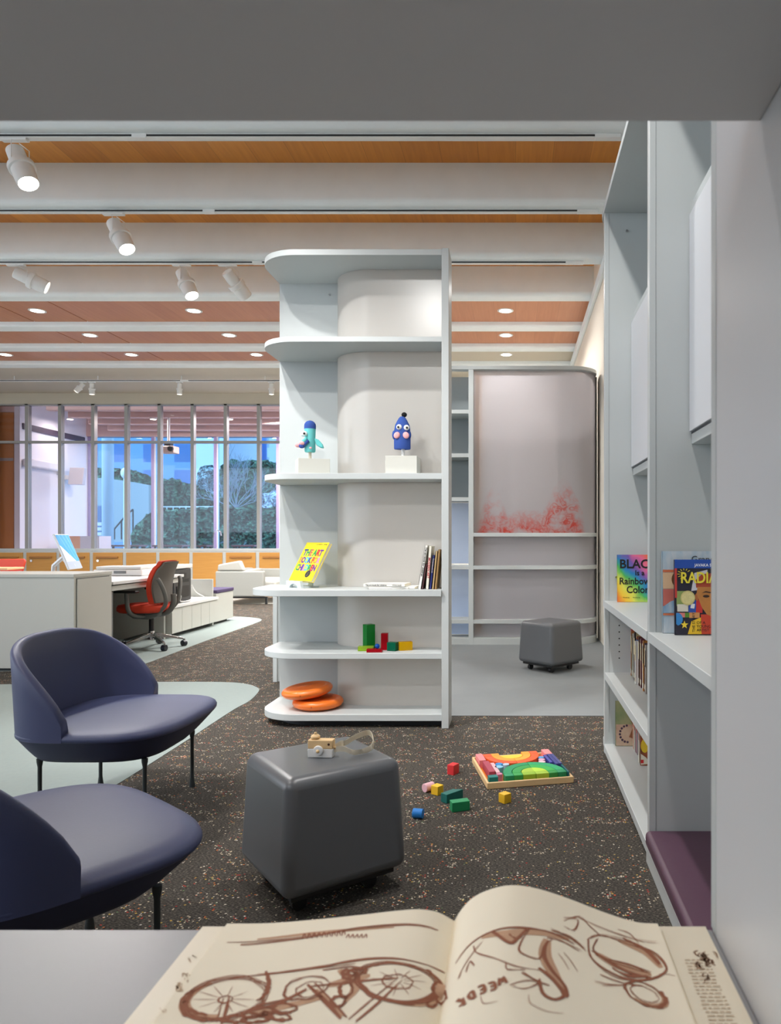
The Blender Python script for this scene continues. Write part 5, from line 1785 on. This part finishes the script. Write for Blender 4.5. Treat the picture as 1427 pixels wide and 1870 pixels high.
for k, ((c, h, th), nm) in enumerate(zip(sets, names)):
    lb = '%s book spine in the row on the far bay shelf, %s' % (nm, 'farthest' if k == 0 else 'between its neighbours' if k < 11 else 'near the side panel')
    y -= th + .002
    b = book('shelf_book', '%s spined book standing in the row under the middle shelf' % nm, 'books in the far bay row', (xs_ - (.02 if k == 11 else rr_.uniform(0, .012)), y, .4608), (1, 0, 0), (0, 0, 1), (0, 1, 0), .17, h, th, mat('spine_%d' % k, c, .5, var=.1, vs=40))
    xf = b.location.x
    f2 = frame((xf, y + th, .4608), (0, -1, 0), (0, 0, 1))
    lab = mat('spine_label', (236, 220, 180), .6) if k % 2 else mat('spine_label_dark', (60, 50, 60), .6)
    build('spine_band', MB().plate(f2, rrect(th * .15, h * .55, th * .85, h * .9, .0005), .0003), lab, b, world=True)
    build('spine_band', MB().plate(f2, rrect(th * .15, h * .06, th * .85, h * .16, .0005), .0003), PAPER, b, world=True)
# bottom level
zb0 = .0558
xa = P(1125, 0, 4.14).x
yp = 4.155
t = book('picture_book', 'green and beige picture book facing out on the bottom shelf of the far bay', 'books on the bottom shelf', (xa, yp, zb0), (1, 0, 0), (0, .03, 1), (0, -1, .03), .22, .25, .012, painty('cover_green', (120, 146, 100), (176, 170, 130), 9, (1, 1, 1)))
fr = frame((xa, yp - .0122, zb0 + .0004), (1, 0, 0), (0, .03, 1))
build('pink_ground', MB().plate(fr, rrect(.002, .002, .218, .12, .001), .0008), painty('cover_pink', (190, 150, 130), (216, 196, 170), 14, (1, 1, 1)), t, world=True)
build('brown_figure', MB().plate(fr, [(.075, .05), (.10, .04), (.15, .05), (.16, .12), (.13, .16), (.095, .17), (.085, .14), (.10, .11)], .0014), mat('cover_brown', (150, 96, 66), .5, var=.2, vs=40), t, world=True)
for k in range(9):
    a = R(95 + 22 * k)
    build('dot', MB().plate(fr, arc(.066 + .042 * math.cos(a), .068 + .046 * math.sin(a), .0065, .0065, 0, 340, 12), .002), mat('dot_dark', (70, 52, 74), .5), t, world=True)
y = 4.135
for k, (x, th, h, c, nm, yy) in enumerate(((.652, .03, .24, (226, 190, 170), 'peach', 4.075), (.652, .022, .228, (236, 232, 224), 'ivory white', 4.035), (.654, .024, .225, (160, 96, 110), 'dusty mauve', 4.0), (.654, .02, .23, (198, 186, 190), 'lilac grey', 3.97), (.640, .022, .235, (232, 226, 204), 'cream', 3.825))):
    b = book('shelf_book', '%s spined book standing on the bottom shelf of the far bay' % nm, 'books on the bottom shelf', (x, yy, zb0), (1, 0, 0), (0, 0, 1), (0, 1, 0), .17, h, th, mat('low_spine_%d' % k, c, .5, var=.06, vs=40))
    f2 = frame((x, yy + th, zb0), (0, -1, 0), (0, 0, 1))
    build('spine_band', MB().plate(f2, rrect(th * .2, h * .5, th * .8, h * .85, .0005), .0003), mat('spine_label_rose', (190, 110, 100), .6), b, world=True)
yp = 3.80
xa = .640
t = book('picture_book', 'brown and yellow picture book facing out beside the cream spine on the bottom shelf', 'books on the bottom shelf', (xa, yp, zb0), (1, 0, 0), (0, .03, 1), (0, -1, .03), .2, .245, .014, painty('cover_rust', (110, 60, 40), (190, 100, 60), 18, (1, 1, 1)))
fr = frame((xa, yp - .0142, zb0 + .0004), (1, 0, 0), (0, .03, 1))
build('yellow_shape', MB().plate(fr, arc(.022, .10, .020, .035, 0, 345, 16), .001), mat('cover_yellow', (240, 200, 50), .5), t, world=True)
build('cream_shape', MB().plate(fr, [(.002, .06), (.03, .04), (.05, .01), (.002, .004)], .001), PAPER, t, world=True)
build('red_square', MB().plate(fr, rrect(.002, .012, .016, .03, .001), .0016), RED, t, world=True)
# ------------------------------------------------------------------ large open book on the desk shelf
BP = mat('page_cream', (246, 236, 214), .75, var=.02, vs=12)
COVM = mat('jacket_cream', (236, 226, 204), .35, var=.03, vs=14)
SEP = mat('sepia_ink', (150, 92, 66), .8, var=.12, vs=90)
SEPL = mat('sepia_wash', (198, 158, 128), .8, var=.1, vs=60)
ZD = .7628
ob = thing('open_book', 'large open sketch book with brown drawings on the foreground shelf', 'book', (-.07, .67, ZD))
Y0, Y1 = .47, .858
XS = -.071
XLc, XRc = -.366, .222
slope = .055                                     # the book lies very slightly turned


def edge(side, x):
    return x


def hL(s):
    """height of the left page; s = 0 at the fore edge, 1 at the spine"""
    pts = [(0, .006), (.18, .0065), (.4, .011), (.6, .0165), (.75, .021), (.85, .0225), (.93, .019), (1, .009)]
    return interp(pts, s)


def hR(s):
    """right page; s = 0 at the spine, 1 at the fore edge"""
    pts = [(0, .009), (.03, .021), (.09, .036), (.18, .046), (.28, .0505), (.4, .047), (.55, .036), (.75, .018), (.9, .0075), (1, .006)]
    return interp(pts, s)


def interp(pts, s):
    for i in range(len(pts) - 1):
        if s <= pts[i + 1][0] or i == len(pts) - 2:
            (x1, y1), (x2, y2) = pts[i], pts[i + 1]
            x0, y0 = pts[max(i - 1, 0)]
            x3, y3 = pts[min(i + 2, len(pts) - 1)]
            m1 = (y2 - y0) / (x2 - x0) if x2 != x0 else 0
            m2 = (y3 - y1) / (x3 - x1) if x3 != x1 else 0
            h = x2 - x1
            t = max(0, min(1, (s - x1) / h))
            return (2 * t ** 3 - 3 * t * t + 1) * y1 + (t ** 3 - 2 * t * t + t) * h * m1 + (3 * t * t - 2 * t ** 3) * y2 + (t ** 3 - t * t) * h * m2


PLX0, PLX1 = -.335, XS
PRX0, PRX1 = XS, .165


def zpage(x, y=0):
    if x <= XS:
        return ZD + .004 + hL((x - PLX0) / (PLX1 - PLX0)) if x >= PLX0 else ZD + .0045
    return ZD + .004 + hR((x - PRX0) / (PRX1 - PRX0)) if x <= PRX1 else ZD + .0045


cv = MB()
cv.obox((XLc, Y0, ZD), (XS - XLc - .01, 0, 0), (0, Y1 - Y0 + .006, 0), (0, 0, .0035))
cv.obox((XS + .01, Y0, ZD), (XRc - XS - .01, 0, 0), (0, Y1 - Y0 + .006, 0), (0, 0, .0035))
cv.obox((XS - .012, Y0, ZD), (.024, 0, 0), (0, Y1 - Y0 + .006, 0), (0, 0, .002))
build('cover', cv, COVM, ob, world=True)


def pagemesh(x0, x1, n):
    rings = []
    for k in range(n + 1):
        x = x0 + (x1 - x0) * k / n
        zt_ = zpage(x if x != XS else XS + (1e-6 if x0 == XS else -1e-6))
        zl = ZD + .0038
        rings.append([V3((x, Y0 + .004, zl)), V3((x, Y1, zl)), V3((x, Y1, zt_)), V3((x, Y0 + .004, zt_))])
    return MB().loft(rings)


pgL = build('left_pages', pagemesh(PLX0, PLX1, 40), BP, ob, world=True, smooth=True, ang=50, fix=True)
pgR = build('right_pages', pagemesh(PRX0, PRX1, 56), BP, ob, world=True, smooth=True, ang=50, fix=True)
# jacket flaps on both cover boards
fl = build('jacket_flap', MB().box((PRX1 + .004, Y0 + .004, ZD + .0036), (XRc - .006, Y1 - .004, ZD + .0044)), COVM, ob, world=True)
fl2 = build('jacket_flap', MB().box((XLc + .006, Y0 + .004, ZD + .0036), (PLX0 - .004, Y1 - .004, ZD + .0044)), COVM, ob, world=True)


def onpage(px_, py_):
    """the point of the page surface that shows at this place in the photograph"""
    dx, dz = (px_ - CX) / F, -(py_ - CY) / F
    lo, hi = .5, .90
    best = None
    y = hi
    prev = None
    while y > lo:
        z = HC + dz * y
        s_ = zpage(dx * y)
        d_ = z - s_
        if prev is not None and (prev > 0) != (d_ > 0):
            best = y
            break
        if prev is None and d_ < 0:
            best = None
        prev = d_
        y -= .0005
    # keep the crossing nearest to the camera
    y = lo
    prev = None
    while y < hi:
        d_ = HC + dz * y - zpage(dx * y)
        if prev is not None and prev > 0 >= d_:
            best = y
            break
        prev = d_
        y += .0005
    if best is None:
        best = Y1 - .003
    best = max(Y0 + .006, min(Y1 - .003, best))
    return V3((dx * best, best, 0))


def stroke(mb, pts, w=.0022, taper=True, n=4, lift=.0006):
    """ink line lying on the page, given by its places in the photograph"""
    q = smoothpath([onpage(*p) for p in pts], n)
    L = len(q)
    for_side = []
    for i, p in enumerate(q):
        t = (q[min(i + 1, L - 1)] - q[max(i - 1, 0)])
        t.z = 0
        t = t.normalized() if t.length > 1e-9 else V3((1, 0, 0))
        f = i / (L - 1)
        ww = w * .5 * (.35 + .65 * math.sin(PI * min(1, max(0, f * .9 + .08))) if taper else 1)
        s_ = V3((-t.y, t.x, 0)) * ww
        row = []
        for c in (p - s_, p + s_):
            row.append(V3((c.x, c.y, zpage(c.x) + lift)))
        for_side.append(row)
    o = len(mb.v)
    vs = [v for r in for_side for v in r]
    fs = []
    for i in range(L - 1):
        a = 2 * i
        fs.append((a, a + 2, a + 3, a + 1))
    mb.add(vs, fs)


def ell(cx, cy, rx, ry, rot=0, a0=0, a1=360, n=20):
    out = []
    for k in range(n + 1):
        a = R(a0 + (a1 - a0) * k / n)
        x, y = rx * math.cos(a), ry * math.sin(a)
        out.append((cx + x * math.cos(R(rot)) - y * math.sin(R(rot)), cy + x * math.sin(R(rot)) + y * math.cos(R(rot))))
    return out


rs = random.Random(11)


def sketch(mb, pts, w=.0022, rep=2, j=2.5):
    for k in range(rep):
        stroke(mb, [(x + rs.uniform(-j, j) * (k > 0), y + rs.uniform(-j, j) * (k > 0)) for x, y in pts], w * .72 * rs.uniform(.55, 1.1))


# left page: a machine with two wheels
mb = MB()
for k in range(3):
    sketch(mb, ell(410, 1825, 82 - k * 4, 38 - k * 2.5, -12), .0024, 2, 3)
sketch(mb, ell(404, 1822, 66, 29, -12, 120, 250), .007, 2, 2)
sketch(mb, ell(468, 1800, 22, 30, 20, -70, 60), .006, 2, 2)
for k in range(10):
    a = R(36 * k)
    stroke(mb, [(411 + 12 * math.cos(a), 1826 + 5 * math.sin(a)), (408 + 56 * math.cos(a), 1826 + 25 * math.sin(a))], .0007)
sketch(mb, ell(412, 1826, 13, 6, -10), .0022, 2, 1)
for k in range(3):
    sketch(mb, ell(726, 1795, 78 - k * 4, 37 - k * 2, 8), .0024, 2, 3)
sketch(mb, ell(736, 1797, 72, 36, 8, -60, 100), .006, 2, 2)
sketch(mb, ell(726, 1794, 28, 13, 5), .0020, 2, 2)
for k in range(11):
    a = R(33 * k)
    stroke(mb, [(728 + 10 * math.cos(a), 1793 + 5 * math.sin(a)), (726 + 52 * math.cos(a), 1795 + 25 * math.sin(a))], .0007)
# frame bars, tank and engine
sketch(mb, [(405, 1870), (412, 1845), (418, 1822)], .0035, 2, 2)
sketch(mb, [(396, 1868), (402, 1845), (408, 1824)], .0020, 2, 1)
sketch(mb, [(565, 1803), (640, 1796), (725, 1788)], .0030, 3, 2)
sketch(mb, [(650, 1866), (690, 1832), (735, 1791)], .0030, 2, 2)
sketch(mb, [(636, 1862), (676, 1828), (726, 1788)], .0022, 2, 2)
sketch(mb, [(562, 1800), (592, 1828), (622, 1862)], .0050, 3, 2)
sketch(mb, [(576, 1797), (606, 1828), (634, 1858)], .0022, 2, 2)
sketch(mb, [(560, 1806), (520, 1826), (470, 1838)], .0045, 2, 3)
sketch(mb, ell(560, 1805, 42, 20, -14), .0022, 3, 3)
sketch(mb, ell(566, 1808, 26, 13, -14), .0016, 2, 2)
for cx_, cy_, rx_, ry_ in ((640, 1782, 14, 9), (632, 1808, 12, 14), (618, 1830, 13, 10), (520, 1842, 22, 8), (480, 1848, 24, 7), (430, 1862, 22, 6), (505, 1856, 26, 6), (652, 1776, 18, 5), (470, 1862, 30, 5)):
    sketch(mb, ell(cx_, cy_, rx_, ry_, rs.uniform(-20, 20)), .0042, 3, 3)
sketch(mb, [(440, 1852), (500, 1838), (530, 1826)], .004, 2, 2)
sketch(mb, [(590, 1772), (640, 1766), (672, 1770)], .003, 3, 3)
# long sweeping outlines
sketch(mb, [(430, 1785), (560, 1771), (640, 1757), (700, 1752), (770, 1760), (812, 1778)], .0028, 3, 2)
sketch(mb, [(470, 1780), (590, 1768), (650, 1760)], .0024, 2, 2)
sketch(mb, [(440, 1726), (560, 1712), (640, 1697), (720, 1690), (800, 1700)], .0022, 3, 3)
sketch(mb, [(415, 1722), (520, 1716), (620, 1704)], .0014, 2, 2)
for k in range(9):
    x = 552 + 9 * k
    stroke(mb, [(x, 1716 - .7 * k), (x + 4, 1706 - .7 * k), (x + 7, 1714 - .7 * k)], .0016)
for k in range(5):
    x = 632 + 8 * k
    stroke(mb, [(x, 1714), (x + 5, 1707), (x + 6, 1714)], .0014)
for cx_, cy_ in ((800, 1806), (806, 1822), (790, 1830)):
    sketch(mb, ell(cx_, cy_, 9, 11, 10), .004, 2, 2)
build('sketch', mb, SEP, pgL, world=True)
mb = MB()
for pts, w in ((ell(406, 1824, 70, 31, -12, 100, 260), .011), (ell(738, 1798, 68, 34, 8, -50, 110), .010), ([(600, 1800), (640, 1790), (676, 1782)], .013), ([(450, 1850), (520, 1838), (600, 1820)], .010), ([(470, 1716), (600, 1702), (720, 1694)], .006), ([(575, 1808), (600, 1830), (626, 1856)], .008), ([(620, 1772), (650, 1800), (630, 1830)], .010)):
    stroke(mb, pts, w, True, 4, .0003)
build('wash', mb, SEPL, pgL, world=True)
# right page: curving forms and a spindle shaped body
mb = MB()
sketch(mb, [(832, 1760), (862, 1722), (902, 1700), (958, 1695), (1010, 1706), (1050, 1726)], .0026, 3, 2)
sketch(mb, [(866, 1728), (872, 1742), (900, 1750), (945, 1766), (1000, 1776)], .0020, 2, 2)
sketch(mb, [(836, 1790), (846, 1768), (866, 1738), (880, 1722)], .0020, 2, 3)
sketch(mb, [(900, 1700), (930, 1722), (948, 1712), (962, 1696)], .0050, 3, 3)
sketch(mb, [(930, 1706), (944, 1716), (958, 1702)], .0040, 2, 3)
sketch(mb, [(968, 1698), (952, 1720), (950, 1740), (985, 1752), (994, 1728), (1010, 1716)], .0022, 2, 2)
sketch(mb, [(1000, 1722), (994, 1745), (1008, 1772), (1030, 1800), (1036, 1822)], .0055, 4, 3)
sketch(mb, [(986, 1768), (1010, 1788), (1030, 1818), (1014, 1828)], .0060, 4, 3)
sketch(mb, [(985, 1790), (992, 1815), (1012, 1826), (1030, 1822)], .0050, 3, 2)
sketch(mb, [(955, 1776), (980, 1792), (1004, 1800)], .0030, 2, 2)
sketch(mb, [(925, 1760), (928, 1772), (960, 1772)], .0016, 2, 2)
sketch(mb, [(1005, 1700), (1040, 1712), (1070, 1736)], .0022, 4, 5)
sketch(mb, [(1000, 1712), (1030, 1722), (1062, 1736)], .0018, 3, 5)
sketch(mb, [(932, 1800), (960, 1792), (985, 1796), (960, 1806), (934, 1802)], .0014, 2, 2)
sketch(mb, [(850, 1776), (858, 1758), (866, 1766)], .0016, 2, 2)
# spindle body
sketch(mb, [(1074, 1716), (1080, 1750), (1120, 1780), (1165, 1792), (1212, 1780), (1216, 1762), (1192, 1738), (1150, 1722), (1100, 1710), (1076, 1714)], .0026, 3, 3)
sketch(mb, [(1084, 1738), (1110, 1756), (1150, 1776), (1190, 1786)], .0045, 4, 4)
sketch(mb, [(1140, 1716), (1180, 1734), (1206, 1762)], .0055, 3, 3)
sketch(mb, [(1108, 1752), (1150, 1762), (1190, 1776)], .0040, 3, 5)
sketch(mb, [(1092, 1716), (1084, 1732), (1092, 1748)], .0026, 3, 2)
sketch(mb, [(1120, 1770), (1150, 1784), (1180, 1782)], .0048, 3, 4)
sketch(mb, [(1098, 1710), (1078, 1692), (1058, 1676), (1030, 1682)], .0018, 2, 2)
sketch(mb, [(1030, 1676), (1056, 1680), (1050, 1700), (1030, 1692)], .0014, 2, 2)
sketch(mb, [(1130, 1698), (1150, 1706), (1166, 1722)], .0020, 2, 2)
sketch(mb, [(1060, 1678), (1130, 1706), (1200, 1720)], .0014, 3, 4)
sketch(mb, ell(1178, 1816, 38, 18, 24), .0024, 3, 2)
sketch(mb, ell(1178, 1816, 28, 12, 24), .0014, 2, 2)
sketch(mb, ell(1182, 1818, 38, 18, 24, -60, 60), .005, 2, 2)
sketch(mb, [(1096, 1780), (1130, 1794), (1170, 1800)], .0022, 3, 3)
sketch(mb, [(1086, 1792), (1112, 1798), (1140, 1800), (1100, 1802)], .0012, 2, 2)
for a, b in (((1020, 1742), (1040, 1772)), ((1030, 1740), (1056, 1776)), ((1204, 1780), (1234, 1784))):
    stroke(mb, [a, ((a[0] + b[0]) / 2, (a[1] + b[1]) / 2 - 2), b], .0009)
for pts in ([(966, 1818), (970, 1834), (1000, 1848), (1030, 1852)], [(878, 1820), (884, 1834), (910, 1830)]):
    stroke(mb, pts, .0008)
build('sketch', mb, SEP, pgR, world=True)
mb = MB()
for pts, w in (([(880, 1712), (930, 1704), (990, 1704), (1040, 1716)], .012), ([(1000, 1716), (996, 1745), (1012, 1780), (1030, 1812)], .014), ([(1090, 1742), (1130, 1764), (1190, 1780)], .014), ([(1130, 1718), (1180, 1740), (1208, 1768)], .012), (ell(1182, 1818, 36, 16, 24, -60, 120), .008), ([(905, 1704), (935, 1716), (955, 1702)], .010)):
    stroke(mb, pts, w, True, 4, .0003)
build('wash', mb, SEPL, pgR, world=True)
# hand lettering running up the right page
mb = MB()
LET = {'W': [[(0, 0), (.2, 1), (.45, .35), (.7, 1), (.95, 0)]], 'E': [[(.8, 0), (.1, .05), (.1, 1), (.8, 1)], [(.1, .5), (.65, .5)]], 'D': [[(.1, 0), (.1, 1), (.6, .85), (.8, .5), (.6, .12), (.1, 0)]], 'K': [[(.1, 0), (.1, 1)], [(.8, 0), (.1, .5), (.85, 1)]]}
for ch, (x, y) in zip('WEEDK', ((912, 1796), (893, 1806), (874, 1812), (855, 1823), (836, 1836))):
    for st_ in LET[ch]:
        stroke(mb, [(x + 14 * (1 - a) - 4 * b, y - 12 * b + 5 * a) for a, b in st_], .0030, False, 3)
build('hand_lettering', mb, SEP, pgR, world=True)
# flap portraits and text lines
mb = MB()
def flat(mb, x0, y0, x1, y1, z=ZD + .0049):
    mb.add([(x0, y0, z), (x1, y0, z), (x1, y1, z), (x0, y1, z)], [(0, 1, 2, 3)])
for r_ in range(34):
    y = .792 - .0058 * r_
    if y > Y0 + .02:
        a = .180 + rs.uniform(0, .002)
        while a < .205:
            b_ = min(.207, a + rs.uniform(.003, .008))
            flat(mb, a, y, b_, y + .0022)
            a = b_ + .0016
build('text_lines', mb, mat('flap_text', (196, 176, 150), .8), fl, world=True)
mb = MB()
for _ in range(26):
    x, y = rs.uniform(1270, 1302), rs.uniform(1736, 1764)
    stroke(mb, [(x, y), (x + rs.uniform(-8, 8), y + rs.uniform(2, 8)), (x + rs.uniform(-6, 10), y + rs.uniform(4, 12))], rs.uniform(.0010, .0030), True, 3, .0004)
for _ in range(9):
    x, y = rs.uniform(1284, 1296), rs.uniform(1776, 1790)
    stroke(mb, [(x, y), (x + rs.uniform(-5, 5), y + rs.uniform(2, 6)), (x + rs.uniform(-3, 6), y + rs.uniform(3, 9))], rs.uniform(.0008, .0018), True, 3, .0004)
build('portrait', mb, mat('portrait_brown', (150, 116, 92), .8, var=.3, vs=140), fl, world=True)
mb = MB()
for x0, y0, n, w in ((326, 1802, 10, .003), (338, 1782, 5, .0016), (350, 1748, 4, .0012), (300, 1846, 4, .0014)):
    for _ in range(n):
        x, y = x0 + rs.uniform(-6, 6), y0 + rs.uniform(-5, 5)
        stroke(mb, [(x, y), (x + rs.uniform(-7, 7), y + rs.uniform(-2, 6)), (x + rs.uniform(-6, 8), y + rs.uniform(0, 9))], w * rs.uniform(.5, 1.1), True, 3, .0004)
build('portrait', mb, mat('portrait_pale', (190, 164, 136), .8, var=.3, vs=140), fl2, world=True)
# ------------------------------------------------------------------ light and camera
W = bpy.data.worlds.new('World')
SC.world = W
W.use_nodes = True
bg = W.node_tree.nodes['Background']
bg.inputs[0].default_value = (.80, .90, 1.0, 1)
bg.inputs[1].default_value = 2.4


def area(x, y, z, sx, sy, e, col=(1, .98, .96), name='ceiling_fixture', spread=170):
    L = bpy.data.lights.new(name, 'AREA')
    L.shape = 'RECTANGLE'
    L.size, L.size_y = sx, sy
    L.energy = e
    L.color = col
    L.spread = R(spread)
    o = bpy.data.objects.new(name, L)
    COL.objects.link(o)
    o.location = (x, y, z)
    return o


def lampspot(p, aim, e, cone=70, blend=.7, soft=.06, col=(1, .985, .96)):
    L = bpy.data.lights.new('unseen_spot', 'SPOT')
    L.energy = e
    L.spot_size = R(cone)
    L.spot_blend = blend
    L.shadow_soft_size = soft
    L.color = col
    o = bpy.data.objects.new('unseen_spot', L)
    COL.objects.link(o)
    o.location = p
    o.rotation_euler = (V3(aim) - V3(p)).to_track_quat('-Z', 'Y').to_euler()


# lamps on the tracks nearer than the frame shows, and added fill spots
lampspot((0.0, 1.78, 4.22), (.5, 2.75, .6), 95, 64)
lampspot((-1.0, .5, 4.22), (-1.1, 5.0, 1.6), 190, 40)  # added fill, brightens the front edges of the tall bookcase
lampspot((-.3, 1.78, 4.22), (-.25, .62, .76), 95, 44)  # added fill for the alcove shelf and the open book
lampspot((0.0, 3.08, 4.22), (.35, 3.75, 0), 125, 80)
lampspot((-2.15, 3.08, 4.22), (-1.3, 5.0, 1.2), 195, 60)
lampspot((-2.75, 3.08, 4.22), (-1.2, 5.0, .6), 150, 60)
lampspot((-3.2, 1.78, 4.22), (-1.6, 2.6, .3), 130, 80)
lampspot((-4.2, 4.38, 4.22), (-3.0, 5.0, 0), 200, 90)
for x in (-5.6, -4.2):  # unseen lights added to even out the far room
    area(x, 17.3, 4.0, .2, .2, 90, name='far_room_light')
# ceiling lamps of the zone hidden behind the tall bookcase
for d in (10.29, 11.53, 12.75):
    area(-2.3, d, 4.37, .17, .17, 55, name='downlight_lamp', spread=140)
area(-.3, 9.1, 4.28, .8, .1, 25, name='screen_fill')  # added fill between the frosted sheet and the partition, no real fixture
lampspot((-1.5, 6.98, 4.22), (.25, 8.5, 1.5), 170, 55)  # added spot, brightens the frosted unit from the front
lampspot((-.1, 8.98, 4.24), (.02, 9.35, 1.2), 90, 50)  # added spot, brightens the partition so the frosted sheet looks lit
lampspot((-.75, 6.98, 4.22), (-.85, 5.3, 1.6), 75, 50)  # added backlight for the curved sheet of the tall bookcase
lampspot((-.6, 5.68, 4.22), (.2, 7.0, 0), 160, 80)

S_ = bpy.data.lights.new('daylight', 'SUN')
S_.energy = 4.0
S_.angle = R(40)
S_.color = (.86, .94, 1)
so2 = bpy.data.objects.new('daylight', S_)
COL.objects.link(so2)
so2.location = (-20, 15, 20)
so2.rotation_euler = V3((.55, .45, -.8)).to_track_quat('-Z', 'Y').to_euler()

cam = bpy.data.cameras.new('camera')
co_ = bpy.data.objects.new('camera', cam)
COL.objects.link(co_)
co_.location = (0, 0, HC)
co_.rotation_euler = (R(90), 0, 0)
cam.sensor_fit = 'AUTO'
cam.sensor_width = 36
cam.lens = F / 1870 * 36
cam.shift_x = (713.5 - CX) / 1870
cam.shift_y = (CY - 935) / 1870
cam.clip_start = .05
cam.clip_end = 400
cam.dof.use_dof = True
cam.dof.focus_distance = 4.0
cam.dof.aperture_fstop = 9
SC.camera = co_
vs_ = SC.view_settings
vs_.view_transform = 'Standard'
vs_.look = 'None'
vs_.exposure = 0.52
vs_.gamma = 1.0
vs_.use_curve_mapping = False
cy_ = SC.cycles
cy_.use_denoising = True
cy_.max_bounces = 10
cy_.diffuse_bounces = 5
cy_.glossy_bounces = 3
cy_.transmission_bounces = 8
cy_.transparent_max_bounces = 16
cy_.sample_clamp_indirect = 6
cy_.caustics_reflective = False
cy_.caustics_refractive = False
